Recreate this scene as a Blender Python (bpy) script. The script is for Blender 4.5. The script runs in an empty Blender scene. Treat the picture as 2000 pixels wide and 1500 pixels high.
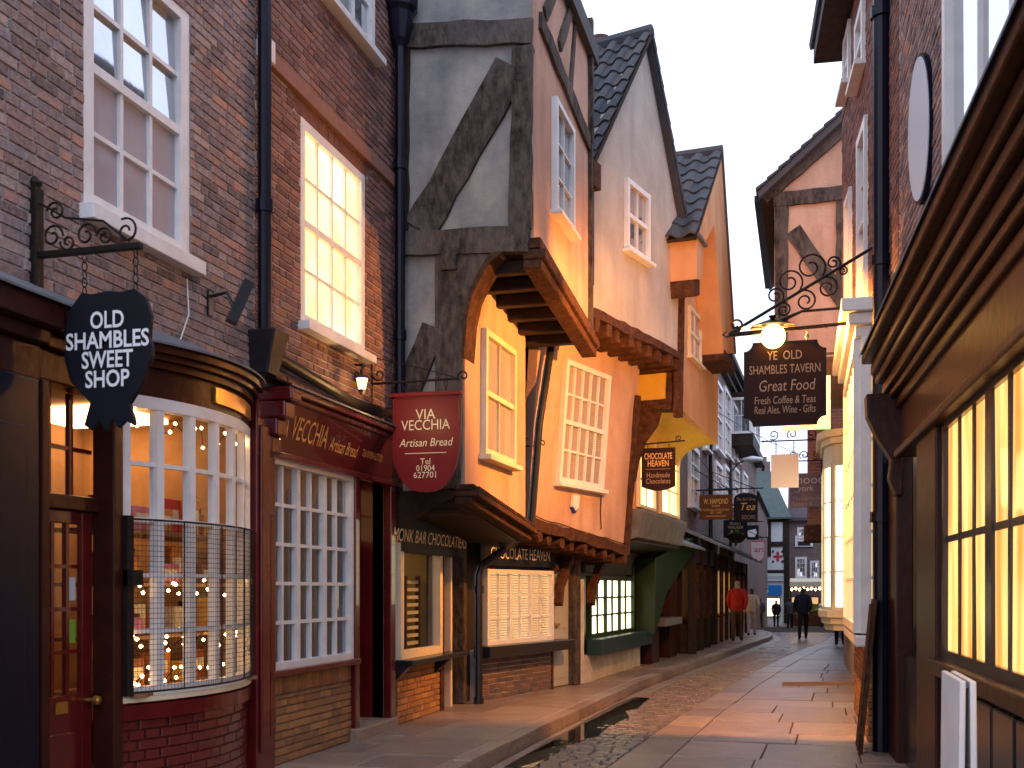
import bpy, math, random
from mathutils import Vector, Matrix
random.seed(7)
scene = bpy.context.scene
# ---------------------------------------------------------------- camera, world, light
F, HY, EYE = 2100.0, 1150.0, 1.6          # focal length in photo pixels, horizon row, eye height
TH = math.atan(568 / F)
cT, sT = math.cos(TH), math.sin(TH)
cam_d = bpy.data.cameras.new('camera'); cam = bpy.data.objects.new('camera', cam_d)
scene.collection.objects.link(cam); scene.camera = cam
cam_d.sensor_width = 36.0; cam_d.lens = 36.0 * F / 2000.0; cam_d.shift_y = 0.2
cam_d.dof.use_dof = True; cam_d.dof.focus_distance = 14.0; cam_d.dof.aperture_fstop = 5.0
cam_d.clip_start = 0.05; cam_d.clip_end = 2000
cam.location = (0, 0, EYE); cam.rotation_euler = (math.pi / 2, 0, TH)

world = bpy.data.worlds.new('World'); scene.world = world; world.use_nodes = True
wn = world.node_tree; wn.nodes.clear()
w_out = wn.nodes.new('ShaderNodeOutputWorld'); w_bg = wn.nodes.new('ShaderNodeBackground')
w_sky = wn.nodes.new('ShaderNodeTexSky'); w_sky.sky_type = 'NISHITA'; w_sky.sun_disc = False
w_sky.sun_elevation = math.radians(6); w_sky.sun_rotation = math.radians(200); w_sky.dust_density = 3.0
w_mul = wn.nodes.new('ShaderNodeVectorMath'); w_mul.operation = 'SCALE'; w_mul.inputs['Scale'].default_value = 0.12
w_mix = wn.nodes.new('ShaderNodeMix'); w_mix.data_type = 'RGBA'; w_mix.inputs['Factor'].default_value = 0.85
w_mix.inputs[7].default_value = (1.12, 1.22, 1.58, 1)      # thin even dusk cloud over the sky
wn.links.new(w_sky.outputs[0], w_mul.inputs[0]); wn.links.new(w_mul.outputs[0], w_mix.inputs[6])
wn.links.new(w_mix.outputs[2], w_bg.inputs[0]); w_bg.inputs[1].default_value = 1.0
wn.links.new(w_bg.outputs[0], w_out.inputs[0])
sky_fill_d = bpy.data.lights.new('dusk_sky_fill', 'SUN'); sky_fill_d.energy = 0.25; sky_fill_d.angle = math.radians(40); sky_fill_d.color = (0.8, 0.9, 1.0)  # weak bluish lamp added as directional skylight; no sun is up at dusk
sky_fill = bpy.data.objects.new('dusk_sky_fill', sky_fill_d); scene.collection.objects.link(sky_fill); sky_fill.rotation_euler = (math.radians(35), 0, math.radians(20))
scene.view_settings.view_transform = 'Standard'; scene.view_settings.look = 'None'
scene.view_settings.exposure = 0.5; scene.view_settings.gamma = 1.0
scene.cycles.use_denoising = True
scene.cycles.max_bounces = 6; scene.cycles.diffuse_bounces = 3; scene.cycles.glossy_bounces = 3
scene.cycles.transparent_max_bounces = 8; scene.cycles.sample_clamp_indirect = 4.0; scene.cycles.caustics_reflective = False; scene.cycles.caustics_refractive = False

# ---------------------------------------------------------------- helpers
COL = scene.collection
WL = {}                                    # world location of every linked object
def ray(x, y):
    a = (x - 1000) / F
    return Vector((a * cT - sT, a * sT + cT, (HY - y) / F))
def proj(p):
    x, y = p[0], p[1]
    d = -x * sT + y * cT
    if d < 0.05: return None
    return (1000 + F * (x * cT + y * sT) / d, HY - F * (p[2] - EYE) / d, d)
def gz(y): return 0.0 if y < 30 else -(y - 30) * 0.015
def ground_px(x, y, z=0.0):
    d = ray(x, y); t = (z - EYE) / d.z
    return Vector((t * d.x, t * d.y, z))
class Wall:                                # a (possibly leaning) upright plane, u to the right as seen from outside
    def __init__(s, p0, p1, lean=0.0, zref=0.0):
        s.p0 = Vector((p0[0], p0[1])); d = Vector((p1[0] - p0[0], p1[1] - p0[1])); s.L = d.length; s.d = d / s.L
        s.n = Vector((s.d.y, -s.d.x)); s.lean = lean; s.zref = zref
        s.ang = math.atan2(s.d.y, s.d.x)
    def pt(s, u, z, o=0.0):
        o = o + s.lean * (z - s.zref)
        q = s.p0 + s.d * u + s.n * o
        return Vector((q.x, q.y, z))
    def px(s, x, y, o=0.0):
        r = ray(x, y); a = s.n.x * r.x + s.n.y * r.y - s.lean * r.z
        b = -(s.n.x * s.p0.x + s.n.y * s.p0.y) - s.lean * (EYE - s.zref) - o
        t = -b / a
        q = Vector((r.x * t, r.y * t)) - s.p0
        return (q.dot(s.d), EYE + r.z * t)
    def __call__(s, u, z, o=0.0): return s.pt(u, z, o)
class MB:
    def __init__(s): s.v = []; s.f = []; s.m = []
    def add(s, vs, fs, m=0):
        k = len(s.v); s.v += [tuple(v) for v in vs]; s.f += [tuple(i + k for i in f) for f in fs]; s.m += [m] * len(fs); return s
    def hexa(s, c, m=0):                   # 8 corners: bottom ring 0-3, top ring 4-7
        return s.add(c, [(0, 3, 2, 1), (4, 5, 6, 7), (0, 1, 5, 4), (1, 2, 6, 5), (2, 3, 7, 6), (3, 0, 4, 7)], m)
    def box(s, f, u0, u1, z0, z1, o0, o1, m=0):
        return s.hexa([f(u0, z0, o1), f(u1, z0, o1), f(u1, z0, o0), f(u0, z0, o0), f(u0, z1, o1), f(u1, z1, o1), f(u1, z1, o0), f(u0, z1, o0)], m)
    def wbox(s, x0, x1, y0, y1, z0, z1, m=0):
        return s.hexa([(x0, y0, z0), (x1, y0, z0), (x1, y1, z0), (x0, y1, z0), (x0, y0, z1), (x1, y0, z1), (x1, y1, z1), (x0, y1, z1)], m)
    def prism(s, f, poly, o0, o1, m=0):    # polygon in (u,z), thickness o0..o1
        n = len(poly)
        vs = [f(u, z, o1) for u, z in poly] + [f(u, z, o0) for u, z in poly]
        fs = [tuple(range(n)), tuple(range(2 * n - 1, n - 1, -1))] + [(i, i + n, (i + 1) % n + n, (i + 1) % n) for i in range(n)]
        return s.add(vs, fs, m)
    def slab(s, poly, z0, z1, m=0):        # polygon in plan
        n = len(poly)
        vs = [(x, y, z1 + gz(y)) for x, y in poly] + [(x, y, z0 + gz(y)) for x, y in poly]
        fs = [tuple(range(n)), tuple(range(2 * n - 1, n - 1, -1))] + [(i, i + n, (i + 1) % n + n, (i + 1) % n) for i in range(n)]
        return s.add(vs, fs, m)
    def tube(s, pts, r, k=8, m=0, closed=False):
        pts = [Vector(p) for p in pts]; n = len(pts); base = len(s.v); up0 = None
        for i, p in enumerate(pts):
            if closed: t = pts[(i + 1) % n] - pts[i - 1]
            else: t = pts[min(i + 1, n - 1)] - pts[max(i - 1, 0)]
            t.normalize()
            if up0 is None:
                up0 = Vector((0, 0, 1)) if abs(t.z) < 0.9 else Vector((1, 0, 0))
            a = (up0 - t * up0.dot(t)).normalized(); b = t.cross(a); up0 = a
            rr = r[i] if isinstance(r, (list, tuple)) else r
            for j in range(k):
                w = 2 * math.pi * j / k
                s.v.append(tuple(p + a * (rr * math.cos(w)) + b * (rr * math.sin(w))))
        for i in range(n if closed else n - 1):
            i2 = (i + 1) % n
            for j in range(k):
                s.f.append((base + i * k + j, base + i * k + (j + 1) % k, base + i2 * k + (j + 1) % k, base + i2 * k + j)); s.m.append(m)
        if not closed:
            s.f.append(tuple(base + j for j in range(k - 1, -1, -1))); s.m.append(m)
            s.f.append(tuple(base + (n - 1) * k + j for j in range(k))); s.m.append(m)
        return s
def link(o, parent=None, wloc=(0, 0, 0)):
    COL.objects.link(o); wl = Vector(wloc); o.location = wl; WL[o] = wl
    if parent is not None:
        o.parent = parent; o.matrix_parent_inverse = Matrix.Translation(-WL[parent])
    return o
def obj(name, mb, mats, parent=None, smooth=False, bevel=0.0, kind=None, recalc=True):
    me = bpy.data.meshes.new(name)
    vs = mb.v
    if not vs: return None
    xs = [v[0] for v in vs]; ys = [v[1] for v in vs]; zs = [v[2] for v in vs]
    c = Vector(((min(xs) + max(xs)) / 2, (min(ys) + max(ys)) / 2, min(zs)))
    me.from_pydata([(v[0] - c.x, v[1] - c.y, v[2] - c.z) for v in vs], [], mb.f)
    if not isinstance(mats, (list, tuple)): mats = [mats]
    for m in mats: me.materials.append(m)
    if len(mats) > 1: me.polygons.foreach_set('material_index', mb.m)
    if recalc:
        import bmesh
        bm = bmesh.new(); bm.from_mesh(me); bmesh.ops.recalc_face_normals(bm, faces=bm.faces); bm.to_mesh(me); bm.free()
    if smooth: me.polygons.foreach_set('use_smooth', [True] * len(me.polygons))
    me.update()
    o = bpy.data.objects.new(name, me); link(o, parent, c)
    if bevel:
        md = o.modifiers.new('bevel', 'BEVEL'); md.width = bevel; md.segments = 2; md.limit_method = 'ANGLE'
    if kind: o['kind'] = kind
    return o
def thing(name, label, cat, loc, group=None):
    o = bpy.data.objects.new(name, None); o.empty_display_size = 0.2; link(o, None, loc); tag(o, label, cat, group); return o
def tag(o, label, cat, group=None):
    o['label'] = label; o['category'] = cat
    if group: o['group'] = group
    return o
def text(name, body, f, uc, zc, size, mat, parent, o=0.004, width=None, shear=0.0, bold=0.0, align='CENTER', ext=0.002):
    cu = bpy.data.curves.new(name, 'FONT'); cu.body = body; cu.size = 1.0; cu.shear = shear; cu.align_x = align; cu.align_y = 'CENTER'
    cu.offset = bold; cu.extrude = 0.0; cu.resolution_u = 3
    t = bpy.data.objects.new(name, cu); COL.objects.link(t)
    bpy.context.view_layer.update()
    me = bpy.data.meshes.new_from_object(t.evaluated_get(bpy.context.evaluated_depsgraph_get()))
    bpy.data.objects.remove(t)
    xs = [v.co.x for v in me.vertices]; w = max(xs) - min(xs); sx = size if width is None else width / w
    mb = MB(); mb.v = [tuple(f(uc + v.co.x * sx, zc + v.co.y * size, o)) for v in me.vertices]
    mb.f = [tuple(p.vertices) for p in me.polygons]; mb.m = [0] * len(mb.f)
    bpy.data.meshes.remove(me)
    return obj(name, mb, mat, parent, recalc=False)
# ---------------------------------------------------------------- materials
def mat(name, col, rough=0.7, col2=None, scale=6.0, bump=0.0, bscale=40.0, metal=0.0, spec=0.5, rnd=None, coat=0.0, stretch=None, detail=6.0, streak=None):
    m = bpy.data.materials.new(name); m.use_nodes = True; nt = m.node_tree; N = nt.nodes; Lk = nt.links
    b = N['Principled BSDF']; b.inputs['Roughness'].default_value = rough; b.inputs['Metallic'].default_value = metal
    if spec == 0.5: spec = 0.12 if rough >= .45 else (0.22 if rough >= .3 else 0.35)
    b.inputs['Specular IOR Level'].default_value = spec; b.inputs['Coat Weight'].default_value = coat
    b.inputs['Base Color'].default_value = (*col, 1)
    geo = N.new('ShaderNodeNewGeometry'); src = geo.outputs['Position']
    if stretch:
        mp = N.new('ShaderNodeMapping'); mp.inputs['Scale'].default_value = stretch; Lk.new(src, mp.inputs[0]); src = mp.outputs[0]
    if col2 is not None:
        nz = N.new('ShaderNodeTexNoise'); nz.inputs['Scale'].default_value = scale; nz.inputs['Detail'].default_value = detail; nz.inputs['Roughness'].default_value = 0.65
        Lk.new(src, nz.inputs['Vector'])
        rp = N.new('ShaderNodeValToRGB'); rp.color_ramp.elements[0].position = 0.32; rp.color_ramp.elements[1].position = 0.68
        rp.color_ramp.elements[0].color = (*col, 1); rp.color_ramp.elements[1].color = (*col2, 1)
        Lk.new(nz.outputs[0], rp.inputs[0]); out = rp.outputs[0]
        if rnd:                            # each piece its own tone
            ob = N.new('ShaderNodeObjectInfo'); ad = N.new('ShaderNodeMath'); ad.operation = 'ADD'; fr = N.new('ShaderNodeMath'); fr.operation = 'FRACT'
            Lk.new(ob.outputs['Random'], ad.inputs[0]); Lk.new(geo.outputs['Random Per Island'], ad.inputs[1]); Lk.new(ad.outputs[0], fr.inputs[0])
            r2 = N.new('ShaderNodeValToRGB'); els = r2.color_ramp.elements
            els[0].color = (*rnd[0], 1); els[1].color = (*rnd[-1], 1)
            for i, c in enumerate(rnd[1:-1]):
                e = els.new((i + 1) / (len(rnd) - 1)); e.color = (*c, 1)
            Lk.new(fr.outputs[0], r2.inputs[0])
            mx = N.new('ShaderNodeMix'); mx.data_type = 'RGBA'; mx.inputs['Factor'].default_value = 0.6
            Lk.new(out, mx.inputs[6]); Lk.new(r2.outputs[0], mx.inputs[7]); out = mx.outputs[2]
        if streak:                         # rain stains running down
            mp2 = N.new('ShaderNodeMapping'); mp2.inputs['Scale'].default_value = (2.2, 2.2, 0.55); Lk.new(geo.outputs['Position'], mp2.inputs[0])
            n2 = N.new('ShaderNodeTexNoise'); n2.inputs['Scale'].default_value = 1.3; n2.inputs['Detail'].default_value = 5; Lk.new(mp2.outputs[0], n2.inputs['Vector'])
            r3 = N.new('ShaderNodeMapRange'); r3.inputs[1].default_value = 0.46; r3.inputs[2].default_value = 0.78; r3.inputs[4].default_value = 0.8; Lk.new(n2.outputs[0], r3.inputs[0])
            mx = N.new('ShaderNodeMix'); mx.data_type = 'RGBA'; Lk.new(r3.outputs[0], mx.inputs['Factor']); Lk.new(out, mx.inputs[6]); mx.inputs[7].default_value = (*streak, 1); out = mx.outputs[2]
        Lk.new(out, b.inputs['Base Color'])
    if bump:
        nb = N.new('ShaderNodeTexNoise'); nb.inputs['Scale'].default_value = bscale; nb.inputs['Detail'].default_value = 5; Lk.new(src, nb.inputs['Vector'])
        bp = N.new('ShaderNodeBump'); bp.inputs['Strength'].default_value = bump; bp.inputs['Distance'].default_value = 0.02
        Lk.new(nb.outputs[0], bp.inputs['Height']); Lk.new(bp.outputs[0], b.inputs['Normal'])
    return m
def emit(name, col, strength, col2=None, scale=4.0, stretch=None, gloss=True):
    m = bpy.data.materials.new(name); m.use_nodes = True; N = m.node_tree.nodes; Lk = m.node_tree.links
    b = N['Principled BSDF']; b.inputs['Base Color'].default_value = (0.05, 0.04, 0.03, 1); b.inputs['Roughness'].default_value = 0.08 if gloss else 0.8
    b.inputs['Emission Color'].default_value = (*col, 1); b.inputs['Emission Strength'].default_value = strength
    if col2 is not None:
        geo = N.new('ShaderNodeNewGeometry'); mp = N.new('ShaderNodeMapping'); mp.inputs['Scale'].default_value = stretch or (1, 1, 1)
        nz = N.new('ShaderNodeTexNoise'); nz.inputs['Scale'].default_value = scale; nz.inputs['Detail'].default_value = 3
        rp = N.new('ShaderNodeValToRGB'); rp.color_ramp.elements[0].position = 0.35; rp.color_ramp.elements[1].position = 0.65
        rp.color_ramp.elements[0].color = (*col, 1); rp.color_ramp.elements[1].color = (*col2, 1)
        Lk.new(geo.outputs['Position'], mp.inputs[0]); Lk.new(mp.outputs[0], nz.inputs['Vector']); Lk.new(nz.outputs[0], rp.inputs[0]); Lk.new(rp.outputs[0], b.inputs['Emission Color'])
    return m
def glass(name, tint=(0.9, 0.95, 1.0), gloss=0.25):
    m = bpy.data.materials.new(name); m.use_nodes = True; N = m.node_tree.nodes; Lk = m.node_tree.links
    N.remove(N['Principled BSDF']); out = N['Material Output']
    tr = N.new('ShaderNodeBsdfTransparent'); tr.inputs[0].default_value = (*tint, 1); gl = N.new('ShaderNodeBsdfGlossy'); gl.inputs['Roughness'].default_value = 0.03
    fr = N.new('ShaderNodeLayerWeight'); pw = N.new('ShaderNodeMath'); pw.operation = 'POWER'; pw.inputs[1].default_value = 4.0; Lk.new(fr.outputs['Facing'], pw.inputs[0]); ad = N.new('ShaderNodeMath'); ad.operation = 'MULTIPLY_ADD'; ad.inputs[1].default_value = 0.6; ad.inputs[2].default_value = gloss * 0.15
    mx = N.new('ShaderNodeMixShader'); Lk.new(pw.outputs[0], ad.inputs[0]); Lk.new(ad.outputs[0], mx.inputs[0]); Lk.new(tr.outputs[0], mx.inputs[1]); Lk.new(gl.outputs[0], mx.inputs[2]); Lk.new(mx.outputs[0], out.inputs[0])
    return m
M = {}
M['brick_a'] = mat('brick_purple', (0.095, 0.074, 0.081), .85, (0.486, 0.365, 0.338), 26, .5, 60, rnd=[(0.054, 0.047, 0.061), (0.324, 0.189, 0.135), (0.176, 0.149, 0.176), (0.540, 0.257, 0.162), (0.135, 0.108, 0.128), (0.459, 0.351, 0.311), (0.230, 0.149, 0.135), (0.041, 0.038, 0.047), (0.351, 0.270, 0.257), (0.189, 0.162, 0.189)])
M['brick_b'] = mat('brick_red', (0.156, 0.072, 0.058), .85, (0.286, 0.143, 0.117), 14, .4, 60, rnd=[(0.091, 0.058, 0.058), (0.312, 0.169, 0.130), (0.182, 0.111, 0.104), (0.286, 0.195, 0.182), (0.065, 0.052, 0.058), (0.221, 0.130, 0.111)])
M['brick_y'] = mat('brick_orange', (.26, .13, .06), .85, (.40, .22, .11), 14, .5, 60, rnd=[(.40, .17, .07), (.24, .13, .07), (.17, .09, .06), (.44, .24, .10), (.30, .12, .06)])
M['brick_paint'] = mat('brick_painted_maroon', (.10, .014, .012), .22, (.13, .02, .016), 10, .25, 40, coat=.5)
M['mortar'] = mat('mortar', (0.460, 0.437, 0.425), .95, (0.310, 0.299, 0.310), 9, .4, 80)
M['mortar_d'] = mat('mortar_brown', (.20, .13, .08), .95, (.10, .07, .05), 9, .4, 80)
M['plaster_grey'] = mat('plaster_grey', (.38, .36, .33), .9, (.19, .19, .20), 1.9, .25, 30, streak=(.13, .13, .14))
M['plaster_peach'] = mat('plaster_peach', (.62, .41, .31), .85, (.48, .30, .22), 1.3, .5, 25, streak=(.34, .21, .15))
M['plaster_cream'] = mat('plaster_cream', (.54, .47, .40), .85, (.38, .34, .30), 1.1, .5, 25, streak=(.30, .27, .25))
M['plaster_orange'] = mat('plaster_orange', (.68, .37, .19), .8, (.56, .29, .14), 1.2, .35, 20, streak=(.48, .25, .13))
M['plaster_yellow'] = mat('plaster_yellow', (.72, .46, .08), .8, (.62, .38, .06), 2, .1, 20)
M['whitewash'] = mat('whitewash', (.62, .60, .55), .85, (.42, .36, .28), 3, .4, 25)
M['timber'] = mat('timber_weathered', (.12, .095, .08), .85, (.02, .016, .015), 5, .9, 16, stretch=(3, 3, 1.2), streak=(.16, .14, .13))
M['timber_b'] = mat('timber_brown', (.11, .048, .024), .75, (.03, .013, .009), 5, .8, 18, stretch=(2, 2, 2))
M['timber_k'] = mat('timber_black', (.02, .015, .013), .6, (.045, .03, .022), 6, .5, 30)
M['white'] = mat('white_gloss_paint', (.78, .77, .76), .4, (.66, .65, .65), 5, .06, 30)
M['cream'] = mat('cream_paint', (.76, .66, .48), .45, (.66, .56, .40), 5, .06, 30)
M['maroon'] = mat('maroon_gloss_paint', (.12, .008, .009), .25, (.075, .005, .006), 5, .08, 14, coat=.4)
M['brown_gloss'] = mat('brown_gloss_paint', (.045, .009, .005), .40, (.022, .005, .003), 5, .25, 14, coat=.0)
M['black'] = mat('black_gloss_paint', (.012, .012, .015), .25, (.02, .02, .024), 8, .06, 20)
M['navy'] = mat('navy_paint', (.002, .003, .011), .35, (.004, .005, .016), 5, .05, 20, spec=.25)
M['iron'] = mat('wrought_iron', (.012, .011, .012), .45, (.03, .022, .018), 20, .2, 60, metal=.3)
M['lead'] = mat('lead_sheet', (.17, .175, .19), .6, (.10, .10, .115), 5, .3, 14)
M['green'] = mat('green_paint', (.014, .038, .008), .4, (.008, .022, .006), 4, .1, 20)
M['teal'] = mat('dark_teal_paint', (.012, .035, .04), .35, (.02, .05, .055), 4, .1, 20)
M['door_grey'] = mat('grey_green_door_paint', (.42, .42, .36), .5, (.36, .36, .31), 4, .08, 20)
M['tile'] = mat('pantile', (.05, .055, .065), .7, (.10, .085, .08), 5, .4, 40, rnd=[(.045, .055, .075), (.085, .075, .075), (.06, .07, .085), (.035, .04, .055)])
M['slate'] = mat('green_slate', (.06, .085, .085), .7, (.09, .115, .11), 5, .3, 30)
M['flag'] = mat('york_stone', (0.324, 0.234, 0.180), .34, (0.108, 0.084, 0.072), 2.6, .6, 24, rnd=[(0.300, 0.222, 0.174), (0.168, 0.126, 0.108), (0.348, 0.264, 0.204), (0.228, 0.168, 0.132)])
M['sett'] = mat('granite_sett', (0.230, 0.167, 0.121), .22, (0.103, 0.081, 0.063), 7, .4, 40, rnd=[(0.253, 0.184, 0.132), (0.138, 0.109, 0.092), (0.322, 0.230, 0.161), (0.184, 0.132, 0.098)])
M['joint'] = mat('joint_dirt', (.045, .036, .03), .8, (.025, .02, .018), 8, .3, 60)
M['ground'] = mat('ground_paving', (.12, .105, .095), .6, (.08, .07, .065), 2, .3, 30)
M['white_txt'] = mat('white_lettering', (.80, .80, .80), .5)
M['cream_txt'] = mat('cream_lettering', (.78, .66, .46), .5)
M['gold_txt'] = mat('gold_lettering', (.72, .42, .14), .45)
M['tan_txt'] = mat('tan_lettering', (.42, .27, .18), .5)
M['red_board'] = mat('crimson_board', (.17, .010, .014), .4, (.14, .008, .012), 4, .05, 20, spec=.25)
M['black_board'] = mat('black_board', (.008, .008, .014), .5, (.011, .011, .017), 4, .05, 20, spec=.15)
M['brown_board'] = mat('brown_board', (.030, .010, .007), .55, (.022, .008, .006), 4, .08, 20, spec=.12)
M['pane_sky'] = mat('window_glass', (.50, .53, .58), .03, (.62, .65, .70), 1.2, .015, 3, metal=.85)
M['pane_blind'] = mat('window_glass_with_blind', (.42, .37, .38), .06, (.30, .27, .29), .9, .012, 3, spec=.8, stretch=(1, 1, .3))
M['pane_lit'] = emit('lit_window', (1.0, .62, .18), 1.9, (1.0, .86, .48), 1.1)
M['pane_glow'] = emit('bright_lit_window', (1.0, .80, .42), 2.2, (1.0, .92, .66), 1.5)
M['pane_warm'] = emit('warm_lit_window', (.75, .42, .16), .75, (.95, .62, .28), 1.4, (1, 1, .4))
M['pane_shop'] = emit('dim_lit_shop', (.28, .12, .035), .35, (.55, .30, .09), 2.5, (1, 1, .5))
M['glass'] = glass('shop_glass')
M['lamp'] = emit('lamp_globe', (1.0, .62, .22), 60)
M['fairy'] = emit('fairy_bulb', (1.0, .55, .2), 22)
M['interior'] = mat('shop_interior', (.36, .20, .10), .8, (.22, .11, .05), 2)
M['shop_ceiling'] = emit('shop_ceiling_lamp', (1.0, .55, .22), 8.0, gloss=False)
M['water'] = mat('puddle_water', (.012, .011, .010), .02, spec=1.0)
# ---------------------------------------------------------------- generic builders
def in_view(p, m=60):
    q = proj(p); return q is not None and -m < q[0] < 2000 + m and -m < q[1] < 1500 + m
BRICK_ME = {}
def brick_mesh(material):
    if material.name not in BRICK_ME:      # unit brick (1 x 1 x 1) with softened face edges
        a, b = .5, .47
        vs = [(-a, .5, -a), (a, .5, -a), (a, .5, a), (-a, .5, a), (-a, -.3, -a), (a, -.3, -a), (a, -.3, a), (-a, -.3, a), (-b, -.5, -b + .04), (b, -.5, -b + .04), (b, -.5, b - .04), (-b, -.5, b - .04)]
        fs = [(4, 5, 1, 0), (5, 6, 2, 1), (6, 7, 3, 2), (7, 4, 0, 3), (8, 9, 5, 4), (9, 10, 6, 5), (10, 11, 7, 6), (11, 8, 4, 7), (11, 10, 9, 8)]
        me = bpy.data.meshes.new('brick'); me.from_pydata(vs, [], fs); me.materials.append(material); BRICK_ME[material.name] = me
    return BRICK_ME[material.name]
def bricks(parent, W, u0, u1, z0, z1, holes, material, n_single=300, L=.222, HC=.068, depth=.05, proud=.011, soldier=False, name='brick'):
    lst = []
    z = z0; i = 0
    while z < z1 - .02:
        h = min(HC, z1 - z) - .011
        u = u0 - (random.random() * L if not soldier else 0)
        while u < u1:
            w = (.072 if soldier else (L if random.random() < .66 else L * .5)) + random.uniform(-.006, .006)
            hh = h if not soldier else z1 - z0 - .009
            a, b = max(u, u0), min(u + w - .011, u1)
            if b - a > .025:
                zc = z + hh / 2 + random.uniform(-.002, .002)
                ok = True
                for (ha, hb, za, zb) in holes:
                    if zc > za and zc < zb:
                        if a >= ha and b <= hb: ok = False; break
                        if a < ha < b: b = ha
                        elif a < hb < b: a = hb
                if ok and b - a > .02:
                    c = W((a + b) / 2, zc, proud - depth / 2 + random.uniform(-.003, .004))
                    if in_view(c): lst.append((proj(c)[2], c, b - a, hh))
            u += w
        if soldier: break
        z += HC; i += 1
    lst.sort(key=lambda t: t[0])
    me = brick_mesh(material); R = Matrix.Rotation(W.ang, 3, 'Z')
    for d, c, w, h in lst[:n_single]:
        o = bpy.data.objects.new(name, me); link(o, parent, c); o.scale = (w, depth, h)
        o.rotation_euler = (random.uniform(-.012, .012), random.uniform(-.010, .010), W.ang + random.uniform(-.008, .008))
    if len(lst) > n_single:
        mb = MB(); bv = [v.co.copy() for v in me.vertices]; bf = [tuple(p.vertices) for p in me.polygons]
        for d, c, w, h in lst[n_single:]:
            rr = Matrix.Rotation(W.ang + random.uniform(-.008, .008), 3, 'Z') @ Matrix.Rotation(random.uniform(-.012, .012), 3, 'Y')
            mb.add([c + rr @ Vector((v.x * w, v.y * depth, v.z * h)) for v in bv], bf)
        obj('brick_courses', mb, material, parent, kind='stuff', recalc=False)
def wall_holes(name, W, u0, u1, z0, z1, holes, material, parent, o=0.0, reveal=.16):
    us = sorted({u0, u1, *[min(max(h[0], u0), u1) for h in holes], *[min(max(h[1], u0), u1) for h in holes]})
    zs = sorted({z0, z1, *[min(max(h[2], z0), z1) for h in holes], *[min(max(h[3], z0), z1) for h in holes]})
    mb = MB()
    for a, b in zip(us, us[1:]):
        for c, d in zip(zs, zs[1:]):
            um, zm = (a + b) / 2, (c + d) / 2
            if any(h[0] < um < h[1] and h[2] < zm < h[3] for h in holes): continue
            mb.box(W, a, b, c, d, o - reveal, o)
    return obj(name, mb, material, parent, recalc=False)
def window(parent, W, u0, u1, z0, z1, cols, rows, pane, frame=None, fw=.06, bar=.022, o=0.0, depth=.07, sill=True, sillw=.06, meet=None, heavy=None, name='window', blind=False, slant=0.0, shared=None, silld=.09, mull=.06, tilt=0.0):
    """frame mesh with children: sill, glazing_bars, every pane. slant racks it sideways (u shift per metre of height)"""
    frame = frame or M['white']
    f = (lambda u, z, q=0.0: W(u + slant * (z - z0), z, o + q))
    mb = MB()
    mb.box(f, u0, u0 + fw, z0, z1, -.02, depth); mb.box(f, u1 - fw, u1, z0, z1, -.02, depth)
    mb.box(f, u0 + fw, u1 - fw, z1 - fw, z1, -.02, depth - .002); mb.box(f, u0 + fw, u1 - fw, z0, z0 + fw, -.02, depth - .002)
    w = obj(name, mb, frame, parent)
    if sill:
        mb = MB(); mb.box(f, u0 - .05, u1 + .05, z0 - sillw, z0 - .002, -.02, depth + silld); obj('sill', mb, frame, w, bevel=.006)
    iu0, iu1, iz0, iz1 = u0 + fw, u1 - fw, z0 + fw, z1 - fw
    pw, ph = (iu1 - iu0) / cols, (iz1 - iz0) / rows
    mb = MB()
    for i in range(1, cols):
        bw = mull / 2 if heavy and i % heavy == 0 else bar / 2
        mb.box(f, iu0 + i * pw - bw, iu0 + i * pw + bw, iz0, iz1, -.005, depth * (.75 if heavy and i % heavy == 0 else .55))
    for j in range(1, rows):
        bw = .03 if meet == j else bar / 2
        mb.box(f, iu0, iu1, iz0 + j * ph - bw, iz0 + j * ph + bw, -.004, depth * (.8 if meet == j else .5))
    if mb.v: obj('glazing_bars', mb, frame, w)
    for i in range(cols):
        for j in range(rows):
            mb = MB(); a, b = iu0 + i * pw, iu0 + (i + 1) * pw; c, d = iz0 + j * ph, iz0 + (j + 1) * ph
            t = random.uniform(-.003, .003) + (tilt if meet and j >= meet else 0); t2 = t + random.uniform(-.003, .003)
            mb.add([f(a, c, .006 + t), f(b, c, .006 + t2), f(b, d, .006 - t), f(a, d, .006 - t2), f(a, c, -.002 + t), f(b, c, -.002 + t2), f(b, d, -.002 - t), f(a, d, -.002 - t2)], [(0, 1, 2, 3), (7, 6, 5, 4), (0, 4, 5, 1), (1, 5, 6, 2), (2, 6, 7, 3), (3, 7, 4, 0)])
            obj('pane', mb, pane(i, j) if callable(pane) else pane, w, recalc=False)
    if blind:
        mb = MB(); n = int((iz1 - iz0) / .035)
        for k in range(n):
            z = iz0 + (k + .5) * (iz1 - iz0) / n
            mb.add([f(iu0 + .02, z - .008, .012), f(iu1 - .02, z - .008, .012), f(iu1 - .02, z + .004, .008), f(iu0 + .02, z + .004, .008)], [(0, 1, 2, 3)])
        obj('blind', mb, M['blind'], w, recalc=False)
    return w
M['blind'] = mat('blind_slats', (.36, .28, .26), .6)
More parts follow.
